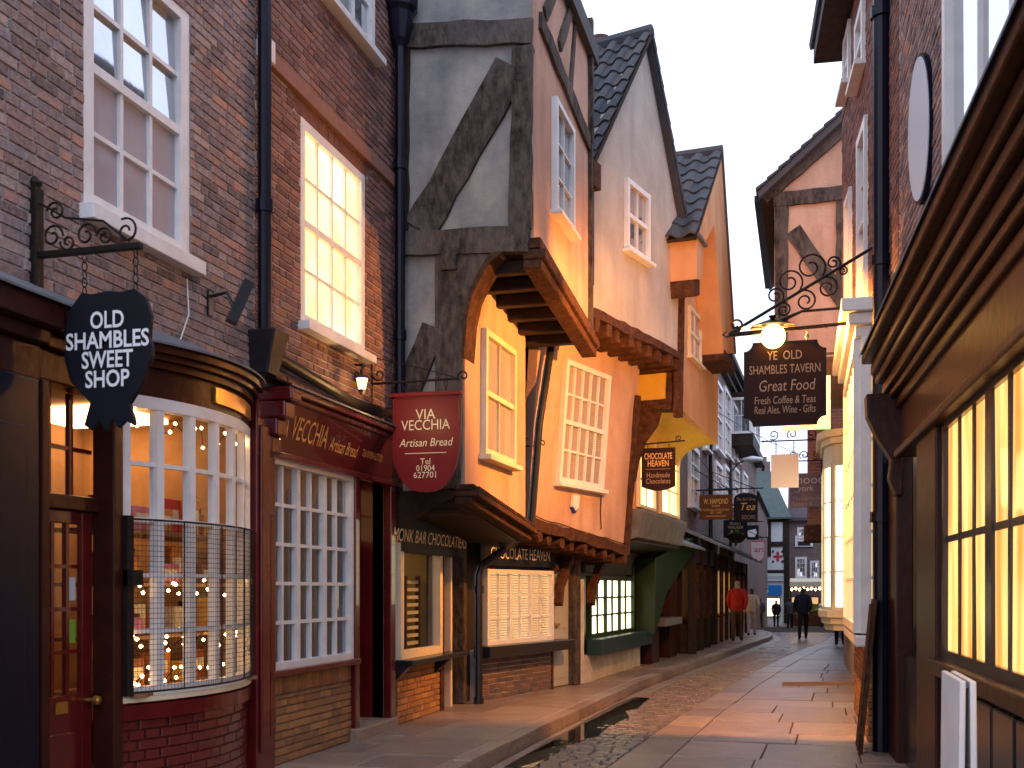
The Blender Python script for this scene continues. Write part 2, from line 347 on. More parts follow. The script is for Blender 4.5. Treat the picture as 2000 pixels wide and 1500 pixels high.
def beam(parent, W, pts, w, o0=-.04, o1=.04, material=None, name='timber_beam', wob=.012, w2=None):
    """a hewn timber along pts in (u,z)"""
    p0, p1 = Vector(pts[0]), Vector(pts[-1]); d = (p1 - p0); L = d.length; n = max(2, int(L / .22)); s = Vector((-d.y, d.x)) / L
    top, bot = [], []
    if len(pts) > 2:
        cum = [0]
        for a, b in zip(pts, pts[1:]): cum.append(cum[-1] + (Vector(b) - Vector(a)).length)
    for i in range(n + 1):
        t = i / n
        if len(pts) > 2:
            q = t * cum[-1]; k = 0
            while k < len(pts) - 2 and q > cum[k + 1]: k += 1
            tt = (q - cum[k]) / (cum[k + 1] - cum[k]); a, b = Vector(pts[k]), Vector(pts[k + 1]); c = a.lerp(b, tt)
        else: c = p0.lerp(p1, t)
        ww = w if w2 is None else w + (w2 - w) * t
        top.append(c + s * (ww / 2 + random.uniform(-wob, wob))); bot.append(c - s * (ww / 2 + random.uniform(-wob, wob)))
    mb = MB(); vs = []; m = n + 1
    for arr, o in ((top, o1), (bot, o1), (top, o0), (bot, o0)):
        for q in arr: vs.append(W(q.x, q.y, o + (random.uniform(-.004, .004) if o == o1 else 0)))
    fs = []
    for i in range(n):
        fs += [(m + i, m + i + 1, i + 1, i), (i, i + 1, 2 * m + i + 1, 2 * m + i), (m + i + 1, m + i, 3 * m + i, 3 * m + i + 1), (2 * m + i, 2 * m + i + 1, 3 * m + i + 1, 3 * m + i)]
    fs += [(0, 2 * m, 3 * m, m), (n, m + n, 3 * m + n, 2 * m + n)]
    mb.add(vs, fs)
    return obj(name, mb, material or M['timber'], parent)
def spiral(f, u, z, r, turns=1.4, start=0.0, sgn=1, n=22, o=0.0):
    return [f(u + (r * (1 - .75 * i / n)) * math.cos(start + sgn * turns * 2 * math.pi * i / n), z + (r * (1 - .75 * i / n)) * math.sin(start + sgn * turns * 2 * math.pi * i / n), o) for i in range(n + 1)]
def pipe(parent, pts, r, material, name='drainpipe', collars=()):
    mb = MB(); mb.tube(pts, r, 12); p = obj(name, mb, material, parent, smooth=False)
    for c in collars:
        m2 = MB(); m2.tube([Vector(c) - Vector((0, 0, .05)), Vector(c) + Vector((0, 0, .05))], r * 1.28, 12); obj('pipe_collar', m2, material, p)
    return p
def brick_tex(name, c1, c2, mortar):
    m = bpy.data.materials.new(name); m.use_nodes = True; N = m.node_tree.nodes; Lk = m.node_tree.links; b = N['Principled BSDF']; b.inputs['Roughness'].default_value = .9
    geo = N.new('ShaderNodeNewGeometry'); sp = N.new('ShaderNodeSeparateXYZ'); Lk.new(geo.outputs['Position'], sp.inputs[0])
    ad = N.new('ShaderNodeMath'); ad.operation = 'ADD'; Lk.new(sp.outputs[0], ad.inputs[0]); Lk.new(sp.outputs[1], ad.inputs[1])
    cb = N.new('ShaderNodeCombineXYZ'); Lk.new(ad.outputs[0], cb.inputs[0]); Lk.new(sp.outputs[2], cb.inputs[1])
    t = N.new('ShaderNodeTexBrick'); t.inputs['Scale'].default_value = 1; t.inputs['Brick Width'].default_value = .23; t.inputs['Row Height'].default_value = .075; t.inputs['Mortar Size'].default_value = .007
    t.inputs['Color1'].default_value = (*c1, 1); t.inputs['Color2'].default_value = (*c2, 1); t.inputs['Mortar'].default_value = (*mortar, 1); Lk.new(cb.outputs[0], t.inputs['Vector'])
    nz = N.new('ShaderNodeTexNoise'); nz.inputs['Scale'].default_value = 1.1; nz.inputs['Detail'].default_value = 6; Lk.new(geo.outputs['Position'], nz.inputs['Vector'])
    mr = N.new('ShaderNodeMapRange'); mr.inputs[3].default_value = .65; mr.inputs[4].default_value = 1.3; Lk.new(nz.outputs[0], mr.inputs[0])
    mx = N.new('ShaderNodeVectorMath'); mx.operation = 'SCALE'; Lk.new(t.outputs[0], mx.inputs[0]); Lk.new(mr.outputs[0], mx.inputs['Scale']); Lk.new(mx.outputs[0], b.inputs['Base Color'])
    return m
M['brick_far'] = brick_tex('brick_far', (.19, .105, .09), (.105, .07, .07), (.24, .21, .20))
M['brick_red_far'] = brick_tex('brick_red_far', (.32, .10, .055), (.20, .065, .04), (.26, .17, .13))
M['brick_r'] = mat('brick_rubbed', (.24, .10, .07), .85, (.13, .06, .05), 10, .4, 50, rnd=[(.25, .11, .075), (.16, .08, .06), (.21, .09, .065)])
M['brick_g'] = mat('brick_grey_blue', (.13, .10, .10), .85, (.07, .06, .07), 10, .4, 50, rnd=[(.08, .075, .085), (.15, .10, .09), (.24, .12, .08), (.10, .085, .09)])
M['brass'] = mat('brass', (.55, .34, .10), .35, metal=.9)
M['mortar_m'] = mat('maroon_mortar', (.09, .014, .012), .35, (.07, .01, .01), 9, .3, 60)
M['curtain'] = mat('curtain_tan', (.40, .26, .15), .9, (.28, .17, .09), 6)
M['interior_y'] = mat('interior_ochre', (.42, .30, .10), .8, (.28, .19, .06), 2)
M['brown_board2'] = mat('russet_board', (.13, .045, .018), .5)
M['sign_pink'] = mat('sign_pink', (.62, .50, .52), .5)
# ---------------------------------------------------------------- ground, road, pavements
def interp(tab):
    def f(y):
        if y <= tab[0][0]: return tab[0][1]
        for (a, b), (c, d) in zip(tab, tab[1:]):
            if y <= c: return b + (d - b) * (y - a) / (c - a)
        return tab[-1][1]
    return f
kerbX = interp([(0, -2.78), (9.2, -2.75), (12.2, -2.68), (17.2, -2.5), (20.8, -2.2), (24.4, -1.85), (28, -1.53), (31.9, -1.26), (36, -1.05), (39, -1.02), (42, -1.15), (46, -1.6), (60, -3.5)])
chanX = interp([(0, -1.4), (9.6, -1.23), (13.6, -1.04), (18.1, -.72), (21.5, -.42), (24.8, -.09), (30, .5), (35, 1.05), (45, 1.7), (60, 2.5)])
wallLX = interp([(0, -4.25), (13.2, -4.25), (16.6, -3.3), (20.6, -3.05), (24, -2.84), (31, -2.75), (45, -2.2)])
mb = MB()
for y0, y1 in ((-30, 30), (30, 120), (120, 600)):
    z0, z1 = gz(min(y0, 120)) - .14, gz(min(y1, 120)) - .14
    mb.add([(-400, y0, z0), (400, y0, z0), (400, y1, z1), (-400, y1, z1)], [(0, 1, 2, 3)])
g = obj('ground', mb, M['ground'], recalc=False); g['kind'] = 'structure'
mb = MB()
ys = [0 + i * 1.0 for i in range(0, 62)]
for a, b in zip(ys, ys[1:]):
    mb.add([(kerbX(a) - .1, a, gz(a) - .035), (chanX(a) + .1, a, gz(a) - .035), (chanX(b) + .1, b, gz(b) - .035), (kerbX(b) - .1, b, gz(b) - .035)], [(0, 1, 2, 3)])
road = obj('road', mb, M['joint'], recalc=False); road['kind'] = 'structure'
# setts: rows across the street
mb = MB(); y = 4.0; row = 0; near_setts = []
while y < 47:
    step = .115 if y < 28 else .16
    x = kerbX(y) + .30; xe = chanX(y) - .46; row += 1
    x -= random.random() * .1
    while x < xe:
        w = random.uniform(.13, .21) * (1 if y < 28 else 1.4)
        a, b = max(x, kerbX(y) + .29), min(x + w - .012, xe)
        if b - a > .04:
            t = (a + b) / 2 - (kerbX(y) + xe) / 2; camb = .012 - .012 * abs(t)
            z = gz(y) + camb + random.uniform(-.006, .006); e = .012; j = [random.uniform(-.006, .006) for _ in range(4)]
            y0, y1 = y + j[0], y + step - .013 + j[1]; tl = random.uniform(-.004, .004)
            vs = [(a, y0, z - .04), (b, y0 + j[2], z - .04), (b, y1 + j[2], z - .04), (a, y1, z - .04), (a + e, y0 + e, z + tl), (b - e, y0 + e + j[2], z - tl), (b - e, y1 - e + j[2], z - tl), (a + e, y1 - e, z + tl)]
            if len(near_setts) < 300 and in_view((a, y, z), 0): near_setts.append(vs)
            else: mb.add(vs, [(4, 5, 6, 7), (0, 1, 5, 4), (1, 2, 6, 5), (2, 3, 7, 6), (3, 0, 4, 7)])
        x += w
    y += step
obj('setts', mb, M['sett'], road, kind='stuff', recalc=False)
for vs in near_setts: m1 = MB(); m1.add(vs, [(4, 5, 6, 7), (0, 1, 5, 4), (1, 2, 6, 5), (2, 3, 7, 6), (3, 0, 4, 7)]); obj('sett', m1, M['sett'], road, recalc=False)
def stone(parent, name, poly, z0, z1, material, bev=.012):
    """one flat stone with chamfered top edge; poly in plan, counter-clockwise"""
    n = len(poly); c = sum((Vector(p) for p in poly), Vector((0, 0))) / n
    t = [random.uniform(-.004, .004) for _ in range(n)]
    inn = [Vector(p) + (c - Vector(p)).normalized() * bev for p in poly]
    vs = [(p[0], p[1], z0 + gz(p[1])) for p in poly] + [(p[0], p[1], z1 - bev * .7 + gz(p[1]) + t[i]) for i, p in enumerate(poly)] + [(p.x, p.y, z1 + gz(p.y) + t[i]) for i, p in enumerate(inn)]
    fs = [(i, (i + 1) % n, (i + 1) % n + n, i + n) for i in range(n)] + [(i + n, (i + 1) % n + n, (i + 1) % n + 2 * n, i + 2 * n) for i in range(n)] + [tuple(range(2 * n, 3 * n))]
    mb = MB(); mb.add(vs, fs)
    return obj(name, mb, material, parent, recalc=False)
# gutter stones and right channel stones
for nm, fx, off0, off1, dz in (('gutter', kerbX, .02, .285, -.012), ('channel', chanX, -.45, -.012, .006)):
    y = 4.0
    while y < 44:
        L = random.uniform(.7, 1.25)
        stone(road, nm + '_stone', [(fx(y) + off0, y), (fx(y) + off1, y), (fx(y + L) + off1, y + L - .012), (fx(y + L) + off0, y + L - .012)], -.06, dz + random.uniform(-.004, .004), M['flag'])
        y += L
# pavements
mb = MB()
for a, b in zip(ys, ys[1:]):
    mb.add([(wallLX(a) - .6, a, gz(a) + .095), (kerbX(a) - .14, a, gz(a) + .095), (kerbX(b) - .14, b, gz(b) + .095), (wallLX(b) - .6, b, gz(b) + .095)], [(0, 1, 2, 3)])
pavL = obj('pavement', mb, M['joint'], recalc=False); pavL['kind'] = 'structure'
mb = MB()
for a, b in zip(ys, ys[1:]):
    mb.add([(chanX(a) - .01, a, gz(a) - .02), (3.2, a, gz(a) - .02), (3.2, b, gz(b) - .02), (chanX(b) - .01, b, gz(b) - .02)], [(0, 1, 2, 3)])
pavR = obj('pavement', mb, M['joint'], recalc=False); pavR['kind'] = 'structure'
def flags(parent, fa, fb, z, y0, y1, dmin, dmax):
    y = y0
    while y < y1:
        D = random.uniform(dmin, dmax) * (1 if y < 28 else 1.7); sk = random.uniform(-.02, .02)
        a, b = fa(y), fb(y); n = max(1, round((b - a) / random.uniform(.6, 1.3)))
        cuts = [0] + sorted((i + random.uniform(-.22, .22)) / n for i in range(1, n)) + [1]
        for t0, t1 in zip(cuts, cuts[1:]):
            x0, x1 = a + (b - a) * t0, a + (b - a) * t1 - .008
            a2, b2 = fa(y + D), fb(y + D); x2, x3 = a2 + (b2 - a2) * t0, a2 + (b2 - a2) * t1 - .008
            if in_view(((x0 + x1) / 2, y + D / 2, 0), 150):
                stone(parent, 'flagstone', [(x0, y), (x1, y + sk), (x3, y + D - .008 + sk), (x2, y + D - .008)], z - .05, z + random.uniform(-.004, .005), M['flag'])
        y += D
flags(pavL, lambda y: wallLX(y) - .3, lambda y: kerbX(y) - .17, .12, 5.5, 46, .5, .85)
flags(pavR, lambda y: chanX(y), lambda y: max(chanX(y) + 1.2, 1.3), .008, 5.5, 46, .7, 1.3)
mb = MB()
for a, b in zip(ys, ys[1:]):
    mb.add([(kerbX(a) - .16, a, gz(a) - .05), (kerbX(a) - .02, a, gz(a) - .05), (kerbX(b) - .02, b, gz(b) - .05), (kerbX(b) - .16, b, gz(b) - .05)], [(0, 1, 2, 3)])
kerb = obj('kerb', mb, M['joint'], recalc=False); kerb['kind'] = 'structure'
y = 4.5
while y < 46:
    L = random.uniform(.75, 1.2)
    stone(kerb, 'kerb_stone', [(kerbX(y) - .165, y), (kerbX(y), y), (kerbX(y + L), y + L - .012), (kerbX(y + L) - .165, y + L - .012)], -.06, .122 + random.uniform(-.003, .004), M['flag'], .018)
    y += L
# low step across the right pavement
p, q = ground_px(1527, 1340), ground_px(1648, 1338)
stone(pavR, 'step_stone', [(p.x, p.y), (q.x + .3, q.y), (q.x + .3, q.y + .16), (p.x, p.y + .16)], -.03, .07, M['flag'], .02)
# puddle along the gutter
pud = [(985, 1498), (1060, 1453), (1140, 1409), (1195, 1378), (1238, 1361), (1268, 1363), (1250, 1380), (1222, 1388), (1228, 1400), (1196, 1414), (1168, 1436), (1120, 1450), (1085, 1470), (1040, 1499)]
mb = MB(); P = [ground_px(*q, z=.017) for q in pud]
mb.add(P + [(v.x, v.y, -.03) for v in P], [tuple(range(len(P)))] + [(i, i + len(P), (i + 1) % len(P) + len(P), (i + 1) % len(P)) for i in range(len(P))])
pd = obj('puddle', mb, M['water'], recalc=False); pd['kind'] = 'structure'
# ---------------------------------------------------------------- near left: two brick buildings
A = Wall((-4.25, 0), (-4.25, 20))
YP = A.px(497, 700)[0]; YE = 10.88                 # party line at the drainpipe, end of the brick block
ss = thing('brick_house', 'purple brick house above the bow-windowed sweet shop at the left edge', 'house', (-4.6, 6, .12))
vv = thing('brick_house', 'red brick house over the maroon bakery shopfront with a lit sash window', 'house', (-4.6, 9.3, .12))
ZC = 3.27
# upper window of the sweet shop house
wu0, wu1 = A.px(162, 400)[0], A.px(370, 480)[0]
wz0 = (A.px(165, 412)[1] + A.px(365, 500)[1]) / 2; wzm = (A.px(172, 126)[1] + A.px(340, 240)[1]) / 2
wz1 = wz0 + 2 * (wzm - wz0)
H1 = [(wu0, wu1, wz0, wz1)]
wall_holes('wall', A, 3.2, YP, ZC - .3, 9.2, H1, M['mortar'], ss)
bricks(ss, A, 3.2, YP - .005, ZC, 8.6, [(wu0 - .005, wu1 + .005, wz0 - .01, wz1)], M['brick_a'])
window(ss, A, wu0 + .005, wu1 - .005, wz0 + .002, wz1, 3, 4, (lambda i, j: M['pane_sky'] if j > 1 else M['pane_blind']), fw=.10, o=-.06, depth=.06, sill=True, meet=2, bar=.03, tilt=.009, silld=.11, sillw=.10)
# lit window and the window above it, bakery house
lu0, lu1 = A.px(585, 440)[0], A.px(711, 510)[0]
lz0 = (A.px(582, 636)[1] + A.px(706, 684)[1]) / 2; lz1 = (A.px(590, 238)[1] + A.px(712, 338)[1]) / 2
tu0, tu1 = A.px(622, 0)[0], A.px(731, 80)[0]; tz0 = (A.px(625, 0)[1] + A.px(728, 98)[1]) / 2
H2 = [(lu0, lu1, lz0, lz1), (tu0, tu1, tz0, 9.2)]
wall_holes('wall', A, YP, YE, ZC - .3, 9.2, H2, M['mortar'], vv)
zb = (A.px(520, 95)[1] + A.px(755, 385)[1]) / 2      # string course underside
fa = (lu0 - .13, lu1 + .10, lz1 + .002, zb - .01)     # flat gauged arch over the window
bricks(vv, A, YP + .005, YE - .005, ZC + .02, zb - .008, [H2[0], fa], M['brick_b'], n_single=260)
bricks(vv, A, YP + .005, YE - .005, zb + .14, 8.8, [(tu0, tu1, tz0 - .02, 9.9)], M['brick_b'], n_single=40)
mb = MB(); mb.box(A, YP + .06, YE - .01, zb, zb + .135, -.02, .055); obj('string_course', mb, M['brick_b'], vv, bevel=.008)
mb = MB(); mb.box(A, YP + .02, YP + .20, zb + .0, zb + .18, .0, .085); obj('stone_block', mb, M['white'], vv, bevel=.01)
n = 26
for i in range(n):                                    # gauged bricks fan out slightly
    t = (i + .5) / n - .5; ub = (fa[0] + fa[1]) / 2 + t * (fa[1] - fa[0]) * .93; ut = (fa[0] + fa[1]) / 2 + t * (fa[1] - fa[0]) * 1.12; hw = (fa[1] - fa[0]) / n / 2 - .004
    mb = MB(); mb.prism(A, [(ub - hw, fa[2]), (ub + hw, fa[2]), (ut + hw * 1.1, fa[3]), (ut - hw * 1.1, fa[3])], -.04, .008 + random.uniform(-.002, .003)); obj('arch_brick', mb, M['brick_r'] if 'brick_r' in M else M['brick_b'], vv, recalc=False)
window(vv, A, lu0 + .004, lu1 - .004, lz0 + .002, lz1 - .002, 4, 4, M['pane_lit'], fw=.085, o=-.05, depth=.06, meet=2, bar=.028, silld=.11, sillw=.08)
window(vv, A, tu0 + .004, tu1 - .004, tz0 + .002, 8.9, 3, 4, M['pane_sky'], fw=.09, o=-.05, depth=.06, meet=2, bar=.028, silld=.11, sillw=.07)
# drainpipes of the brick houses
px_ = -4.25 + .09
pipe(vv, [(px_, YP, 9.0), (px_, YP, ZC + .25)], .055, M['navy'], collars=[(px_, YP, A.px(497, 405)[1])])
mb = MB(); zt = A.px(497, 650)[1]
mb.hexa([(px_ - .09, YP - .09, zt - .35), (px_ + .07, YP - .09, zt - .35), (px_ + .07, YP + .09, zt - .35), (px_ - .09, YP + .09, zt - .35), (px_ - .09, YP - .13, zt), (px_ + .16, YP - .13, zt), (px_ + .16, YP + .13, zt), (px_ - .09, YP + .13, zt)])
obj('rainwater_hopper', mb, M['black'], vv, bevel=.012)
yE = YE - .14
pa, pb = A.px(530, 690, .1), A.px(765, 697, .1)
pipe(vv, [(px_, YP + .1, pa[1]), (px_, (YP + yE) / 2 + .3, pa[1] - .12), (px_, yE - .45, pa[1] - .10), (px_ + .01, yE - .05, pa[1] - .02), (px_ + .01, yE, pa[1] + .05)], .05, M['iron'], name='drain_branch')
pipe(vv, [(px_ + .02, yE, 9.0), (px_ + .02, yE, pa[1])], .055, M['navy'], collars=[(px_ + .02, yE, A.px(768, 330)[1]), (px_ + .02, yE, A.px(768, 660)[1])])
mb = MB(); zt = A.px(770, 15)[1]; k = 10
for j, (z, r) in enumerate(((zt - .5, .06), (zt - .42, .10), (zt - .15, .15), (zt - .1, .19), (zt, .2))):
    for i in range(k): mb.v.append((px_ + .02 + r * math.cos(2 * math.pi * i / k), yE + r * math.sin(2 * math.pi * i / k), z))
for j in range(4):
    for i in range(k): mb.f.append((j * k + i, j * k + (i + 1) % k, (j + 1) * k + (i + 1) % k, (j + 1) * k + i)); mb.m.append(0)
mb.f.append(tuple(range(4 * k, 5 * k))); mb.m.append(0)
obj('rainwater_head', mb, M['navy'], vv)
# --- bakery shopfront: one thing
bk = thing('bakery_shopfront', 'maroon bakery shopfront with white small-paned window and gilt fascia lettering', 'shopfront', (-4.2, 9.3, .12))
u0, u1 = A.px(513, 1100)[0], A.px(684, 1100)[0]; ud1 = A.px(752, 1100)[0]
zw0, zw1 = .92, 2.70
wall_holes('wall', A, YP + .12, YE - .02, .1, ZC - .3, [(u0, u1, zw0, zw1), (u1 + .10, ud1, .1, 2.75)], M['mortar_d'], bk, reveal=.14)
bricks(bk, A, u0 - .02, u1 + .02, .13, zw0 - .21, [], M['brick_y'], n_single=300)
bricks(bk, A, u0 - .02, u1 + .02, zw0 - .205, zw0 - .05, [], M['brick_y'], soldier=True)
window(bk, A, u0 + .004, u1 - .004, zw0 + .002, zw1 - .002, 6, 5, M['glass'], fw=.06, o=-.03, depth=.07, sill=False, heavy=2, bar=.03)
mb = MB(); mb.box(A, u0 - .03, u1 + .05, zw0 - .05, zw0 + .005, 0, .10); obj('window_sill', mb, M['maroon'], bk, bevel=.01)
mb = MB(); mb.box(A, u1 + .0, u1 + .10, .13, 2.80, -.02, .06); mb.box(A, ud1, ud1 + .13, .13, 2.80, -.02, .07); obj('door_post', mb, M['maroon'], bk, bevel=.008)
mb = MB(); mb.box(A, YP + .10, YP + .22, .13, ZC - .3, -.02, .07); mb.box(A, YP + .115, YP + .205, .4, 2.2, .07, .085); obj('pilaster', mb, M['maroon'], bk, bevel=.008)
# fascia leaning outwards, with cornice and lead flashing
Af = Wall((-4.25 + .06, 0), (-4.25 + .06, 20), lean=.30, zref=2.74)
mb = MB(); mb.box(Af, YP + .12, YE - .04, 2.74, 3.13, -.06, 0); obj('fascia', mb, M['maroon'], bk)
mb = MB(); mb.box(A, YP + .10, YE - .02, 3.13, 3.18, 0, .22); mb.box(A, YP + .10, YE - .02, 3.18, 3.24, 0, .27); mb.box(A, YP + .10, YE - .02, 2.68, 2.735, .0, .09); obj('cornice', mb, M['maroon'], bk, bevel=.01)
mb = MB(); mb.add([A(YP + .08, 3.25, .29), A(YE - .01, 3.25, .29), A(YE - .01, 3.36, .012), A(YP + .08, 3.36, .012), A(YP + .08, 3.235, .29), A(YE - .01, 3.235, .29)], [(0, 1, 2, 3), (4, 5, 1, 0)]); obj('lead_flashing', mb, M['lead'], bk, recalc=False)
mb = MB()
for k_, (za, zc_, oo) in enumerate(((3.12, 3.2, .30), (2.98, 3.12, .24), (2.84, 2.98, .17), (2.70, 2.84, .12))): mb.box(A, YP + .06, YP + .24, za, zc_ - .004, 0, oo)
obj('console_bracket', mb, M['maroon'], bk, bevel=.015)
a_, b_ = Af.px(545, 845)[0], Af.px(634, 880)[0]
text('fascia_lettering', 'VIA VECCHIA', Af, (a_ + b_) / 2 - .06, 2.945, .27, M['gold_txt'], bk, width=(b_ - a_) * 1.12)
a_, b_ = Af.px(640, 880)[0], Af.px(693, 900)[0]
text('fascia_lettering', 'Artisan Bread', Af, (a_ + b_) / 2, 2.91, .17, M['gold_txt'], bk, width=b_ - a_, shear=.2)
a_, b_ = Af.px(705, 895)[0], Af.px(743, 905)[0]
text('fascia_lettering', 'Tel 01904 627701', Af, (a_ + b_) / 2, 2.92, .10, M['gold_txt'], bk, width=b_ - a_)
# recessed door
D = Wall((-4.25 - .40, 0), (-4.25 - .40, 20))
mb = MB(); mb.box(D, u1 + .02, ud1 + .1, .13, 2.8, -.05, 0); mb.box(D, u1 + .18, ud1 - .06, .35, 1.0, 0, .02); mb.box(D, u1 + .18, ud1 - .06, 1.1, 1.95, 0, .02)
dr = obj('door', mb, M['maroon'], bk, bevel=.008)
mb = MB(); mb.box(D, u1 + .2, u1 + .34, 1.3, 1.9, .02, .03); obj('pane', mb, M['pane_sky'], dr)
window(bk, D, u1 + .14, ud1 - .0, 2.05, 2.72, 1, 2, M['pane_warm'], frame=M['cream'], o=.03, sill=False)
mb = MB(); mb.box(A, u1 + .02, ud1 + .1, 2.75, 2.8, -.42, 0); mb.box(A, u1 + .06, u1 + .10, .13, 2.75, -.42, -.02); mb.box(A, ud1, ud1 + .04, .13, 2.75, -.42, -.02); obj('door_reveal', mb, M['maroon'], bk)
mb = MB(); mb.box(A, u1 - .02, ud1 + .14, .10, .24, -.42, .10); obj('doorstep', mb, M['flag'], bk, bevel=.015)
# interior seen through the glass
def interior(parent, W, u0, u1, z0, z1, depth, ceil=True, material=None, lamp=None):
    mb = MB(); m = material or M['interior']
    mb.add([W(u0, z0, -depth), W(u1, z0, -depth), W(u1, z1, -depth), W(u0, z1, -depth)], [(0, 1, 2, 3)])
    mb.add([W(u0, z0, -depth), W(u0, z0, -.15), W(u0, z1, -.15), W(u0, z1, -depth)], [(0, 1, 2, 3)])
    mb.add([W(u1, z0, -depth), W(u1, z0, -.15), W(u1, z1, -.15), W(u1, z1, -depth)], [(0, 1, 2, 3)])
    mb.add([W(u0, z0, -depth), W(u1, z0, -depth), W(u1, z0, -.15), W(u0, z0, -.15)], [(0, 1, 2, 3)])
    mb.add([W(u0, z1, -depth), W(u1, z1, -depth), W(u1, z1, -.15), W(u0, z1, -.15)], [(0, 1, 2, 3)])
    i = obj('shop_interior', mb, m, parent, recalc=False)
    if ceil:
        mb = MB(); uc = (u0 + u1) / 2; mb.box(W, uc - (u1 - u0) * .22, uc + (u1 - u0) * .22, z1 - .05, z1 - .01, -depth * .8, -depth * .35); obj('ceiling_lamp', mb, lamp or M['shop_ceiling'], i)
    return i
M['lamp_dim'] = emit('shop_lamp_dim', (1.0, .6, .28), 3.2, gloss=False)
interior(bk, A, u0 - .05, u1 + .02, .5, 2.9, 1.3, lamp=M['lamp_dim'])
for i in range(5):                                    # curtains and bread racks behind the panes
    uu = u0 + .12 + i * (u1 - u0 - .1) / 5
    mb = MB()
    for k_ in range(7): mb.box(A, uu + .05 * k_, uu + .05 * k_ + .035, .95, 2.5 - .1 * (i % 2), -.25 - .03 * (k_ % 2), -.22 - .03 * (k_ % 2))
    obj('curtain', mb, M['curtain'] if 'curtain' in M else M['cream'], bk)
# ---------------------------------------------------------------- sweet shop front with bow window
sw = thing('sweet_shop_front', 'glossy brown shopfront with a white bow window and glazed door at the far left', 'shopfront', (-4.1, 6, .12))
b0, b1 = A.px(226, 1000)[0], YP - .14
SAG = .21
def bow(u): t = (u - (b0 + b1) / 2) / ((b1 - b0) / 2); return SAG * max(0, 1 - t * t)
def BW(u, z, o=0.0): return A(u, z, bow(u) + o)
NB = 6; zb0, zb1 = .90, 2.86
ub = [b0 + (b1 - b0) * i / NB for i in range(NB + 1)]
def bowband(mb, z0, z1, o0, o1, n=18, a=None, b=None):
    a = b0 if a is None else a; b = b1 if b is None else b
    for i in range(n): mb.box(BW, a + (b - a) * i / n, a + (b - a) * (i + 1) / n, z0, z1, o0, o1)
mb = MB(); bowband(mb, zb0, zb0 + .06, -.04, .035); bowband(mb, zb1 - .08, zb1, -.04, .035)
for i in (0, NB): mb.box(BW, ub[i] - .03 + (.03 if i == 0 else -.03), ub[i] + .03 + (.03 if i == 0 else -.03), zb0, zb1, -.04, .04)
bwn = obj('bow_window', mb, M['white'], sw)
mb = MB()
for i in range(1, NB): mb.box(BW, ub[i] - .026, ub[i] + .026, zb0 + .06, zb1 - .08, -.03, .03)
rowz = [zb0 + .06 + (zb1 - .14 - zb0) * j / 5 for j in range(6)]
for j in range(1, 5): bowband(mb, rowz[j] - .014, rowz[j] + .014, -.025, .02)
obj('glazing_bars', mb, M['white'], bwn)
for i in range(NB):
    for j in range(5):
        mb = MB(); mb.add([BW(ub[i], rowz[j]), BW(ub[i + 1], rowz[j]), BW(ub[i + 1], rowz[j + 1]), BW(ub[i], rowz[j + 1])], [(0, 1, 2, 3)])
        obj('pane', mb, M['glass'], bwn, recalc=False)
mb = MB(); bowband(mb, zb0 - .035, zb0 - .002, -.05, .05); obj('window_sill', mb, M['cream'], sw)
mb = MB(); bowband(mb, zb0 - .15, zb0 - .052, -.05, .055); obj('sill_board', mb, M['maroon'], sw)
mb = MB(); bowband(mb, .1, zb0 - .15, -.2, .0); obj('stall_riser', mb, M['mortar_m'] if 'mortar_m' in M else M['brick_paint'], sw)
nseg = 18                                              # painted bricks follow the curve
R_ = random.Random(3)
for c in range(9):
    z = .14 + c * .068
    if z + .06 > zb0 - .15: break
    u = b0 - R_.random() * .2
    while u < b1:
        w = .222 if R_.random() < .7 else .11
        a, b = max(u, b0 + .005), min(u + w - .008, b1 - .005)
        if b - a > .03:
            um = (a + b) / 2; sl = math.atan2(bow(b) - bow(a), b - a)
            o = bpy.data.objects.new('brick', brick_mesh(M['brick_paint'])); link(o, sw, BW(um, z + .03, .0)); o.scale = (b - a, .03, .06); o.rotation_euler = (0, 0, math.pi / 2 - sl)
        u += w
# cornice over bow and door
ucd0 = A.px(62, 1000)[0]
mb = MB()
for z0, z1, o1 in ((2.86, 3.05, .03), (3.05, 3.10, .07), (3.10, 3.14, .11), (3.14, 3.20, .15)): bowband(mb, z0, z1 - .003, -.1, o1)
obj('bow_cornice', mb, M['brown_gloss'], sw)
mb = MB(); n = 18
for i in range(n):
    a, b = b0 + (b1 - b0) * i / n, b0 + (b1 - b0) * (i + 1) / n
    mb.add([BW(a, 3.205, .18), BW(b, 3.205, .18), A(b, 3.36, .012), A(a, 3.36, .012), BW(a, 3.19, .18), BW(b, 3.19, .18)], [(0, 1, 2, 3), (4, 5, 1, 0)])
mb.add([A(3.3, 3.205, .27), A(b0, 3.205, .27), A(b0, 3.34, .012), A(3.3, 3.34, .012), A(3.3, 3.19, .27), A(b0, 3.19, .27)], [(0, 1, 2, 3), (4, 5, 1, 0)])
obj('lead_flashing', mb, M['lead'], sw, recalc=False)
mb = MB(); bowband(mb, 2.91, 3.02, .03, .05, n=8, a=b0 + .85 * (b1 - b0) * .55, b=b0 + .95 * (b1 - b0)); obj('brass_plate', mb, M['brass'] if 'brass' in M else M['gold_txt'], sw)
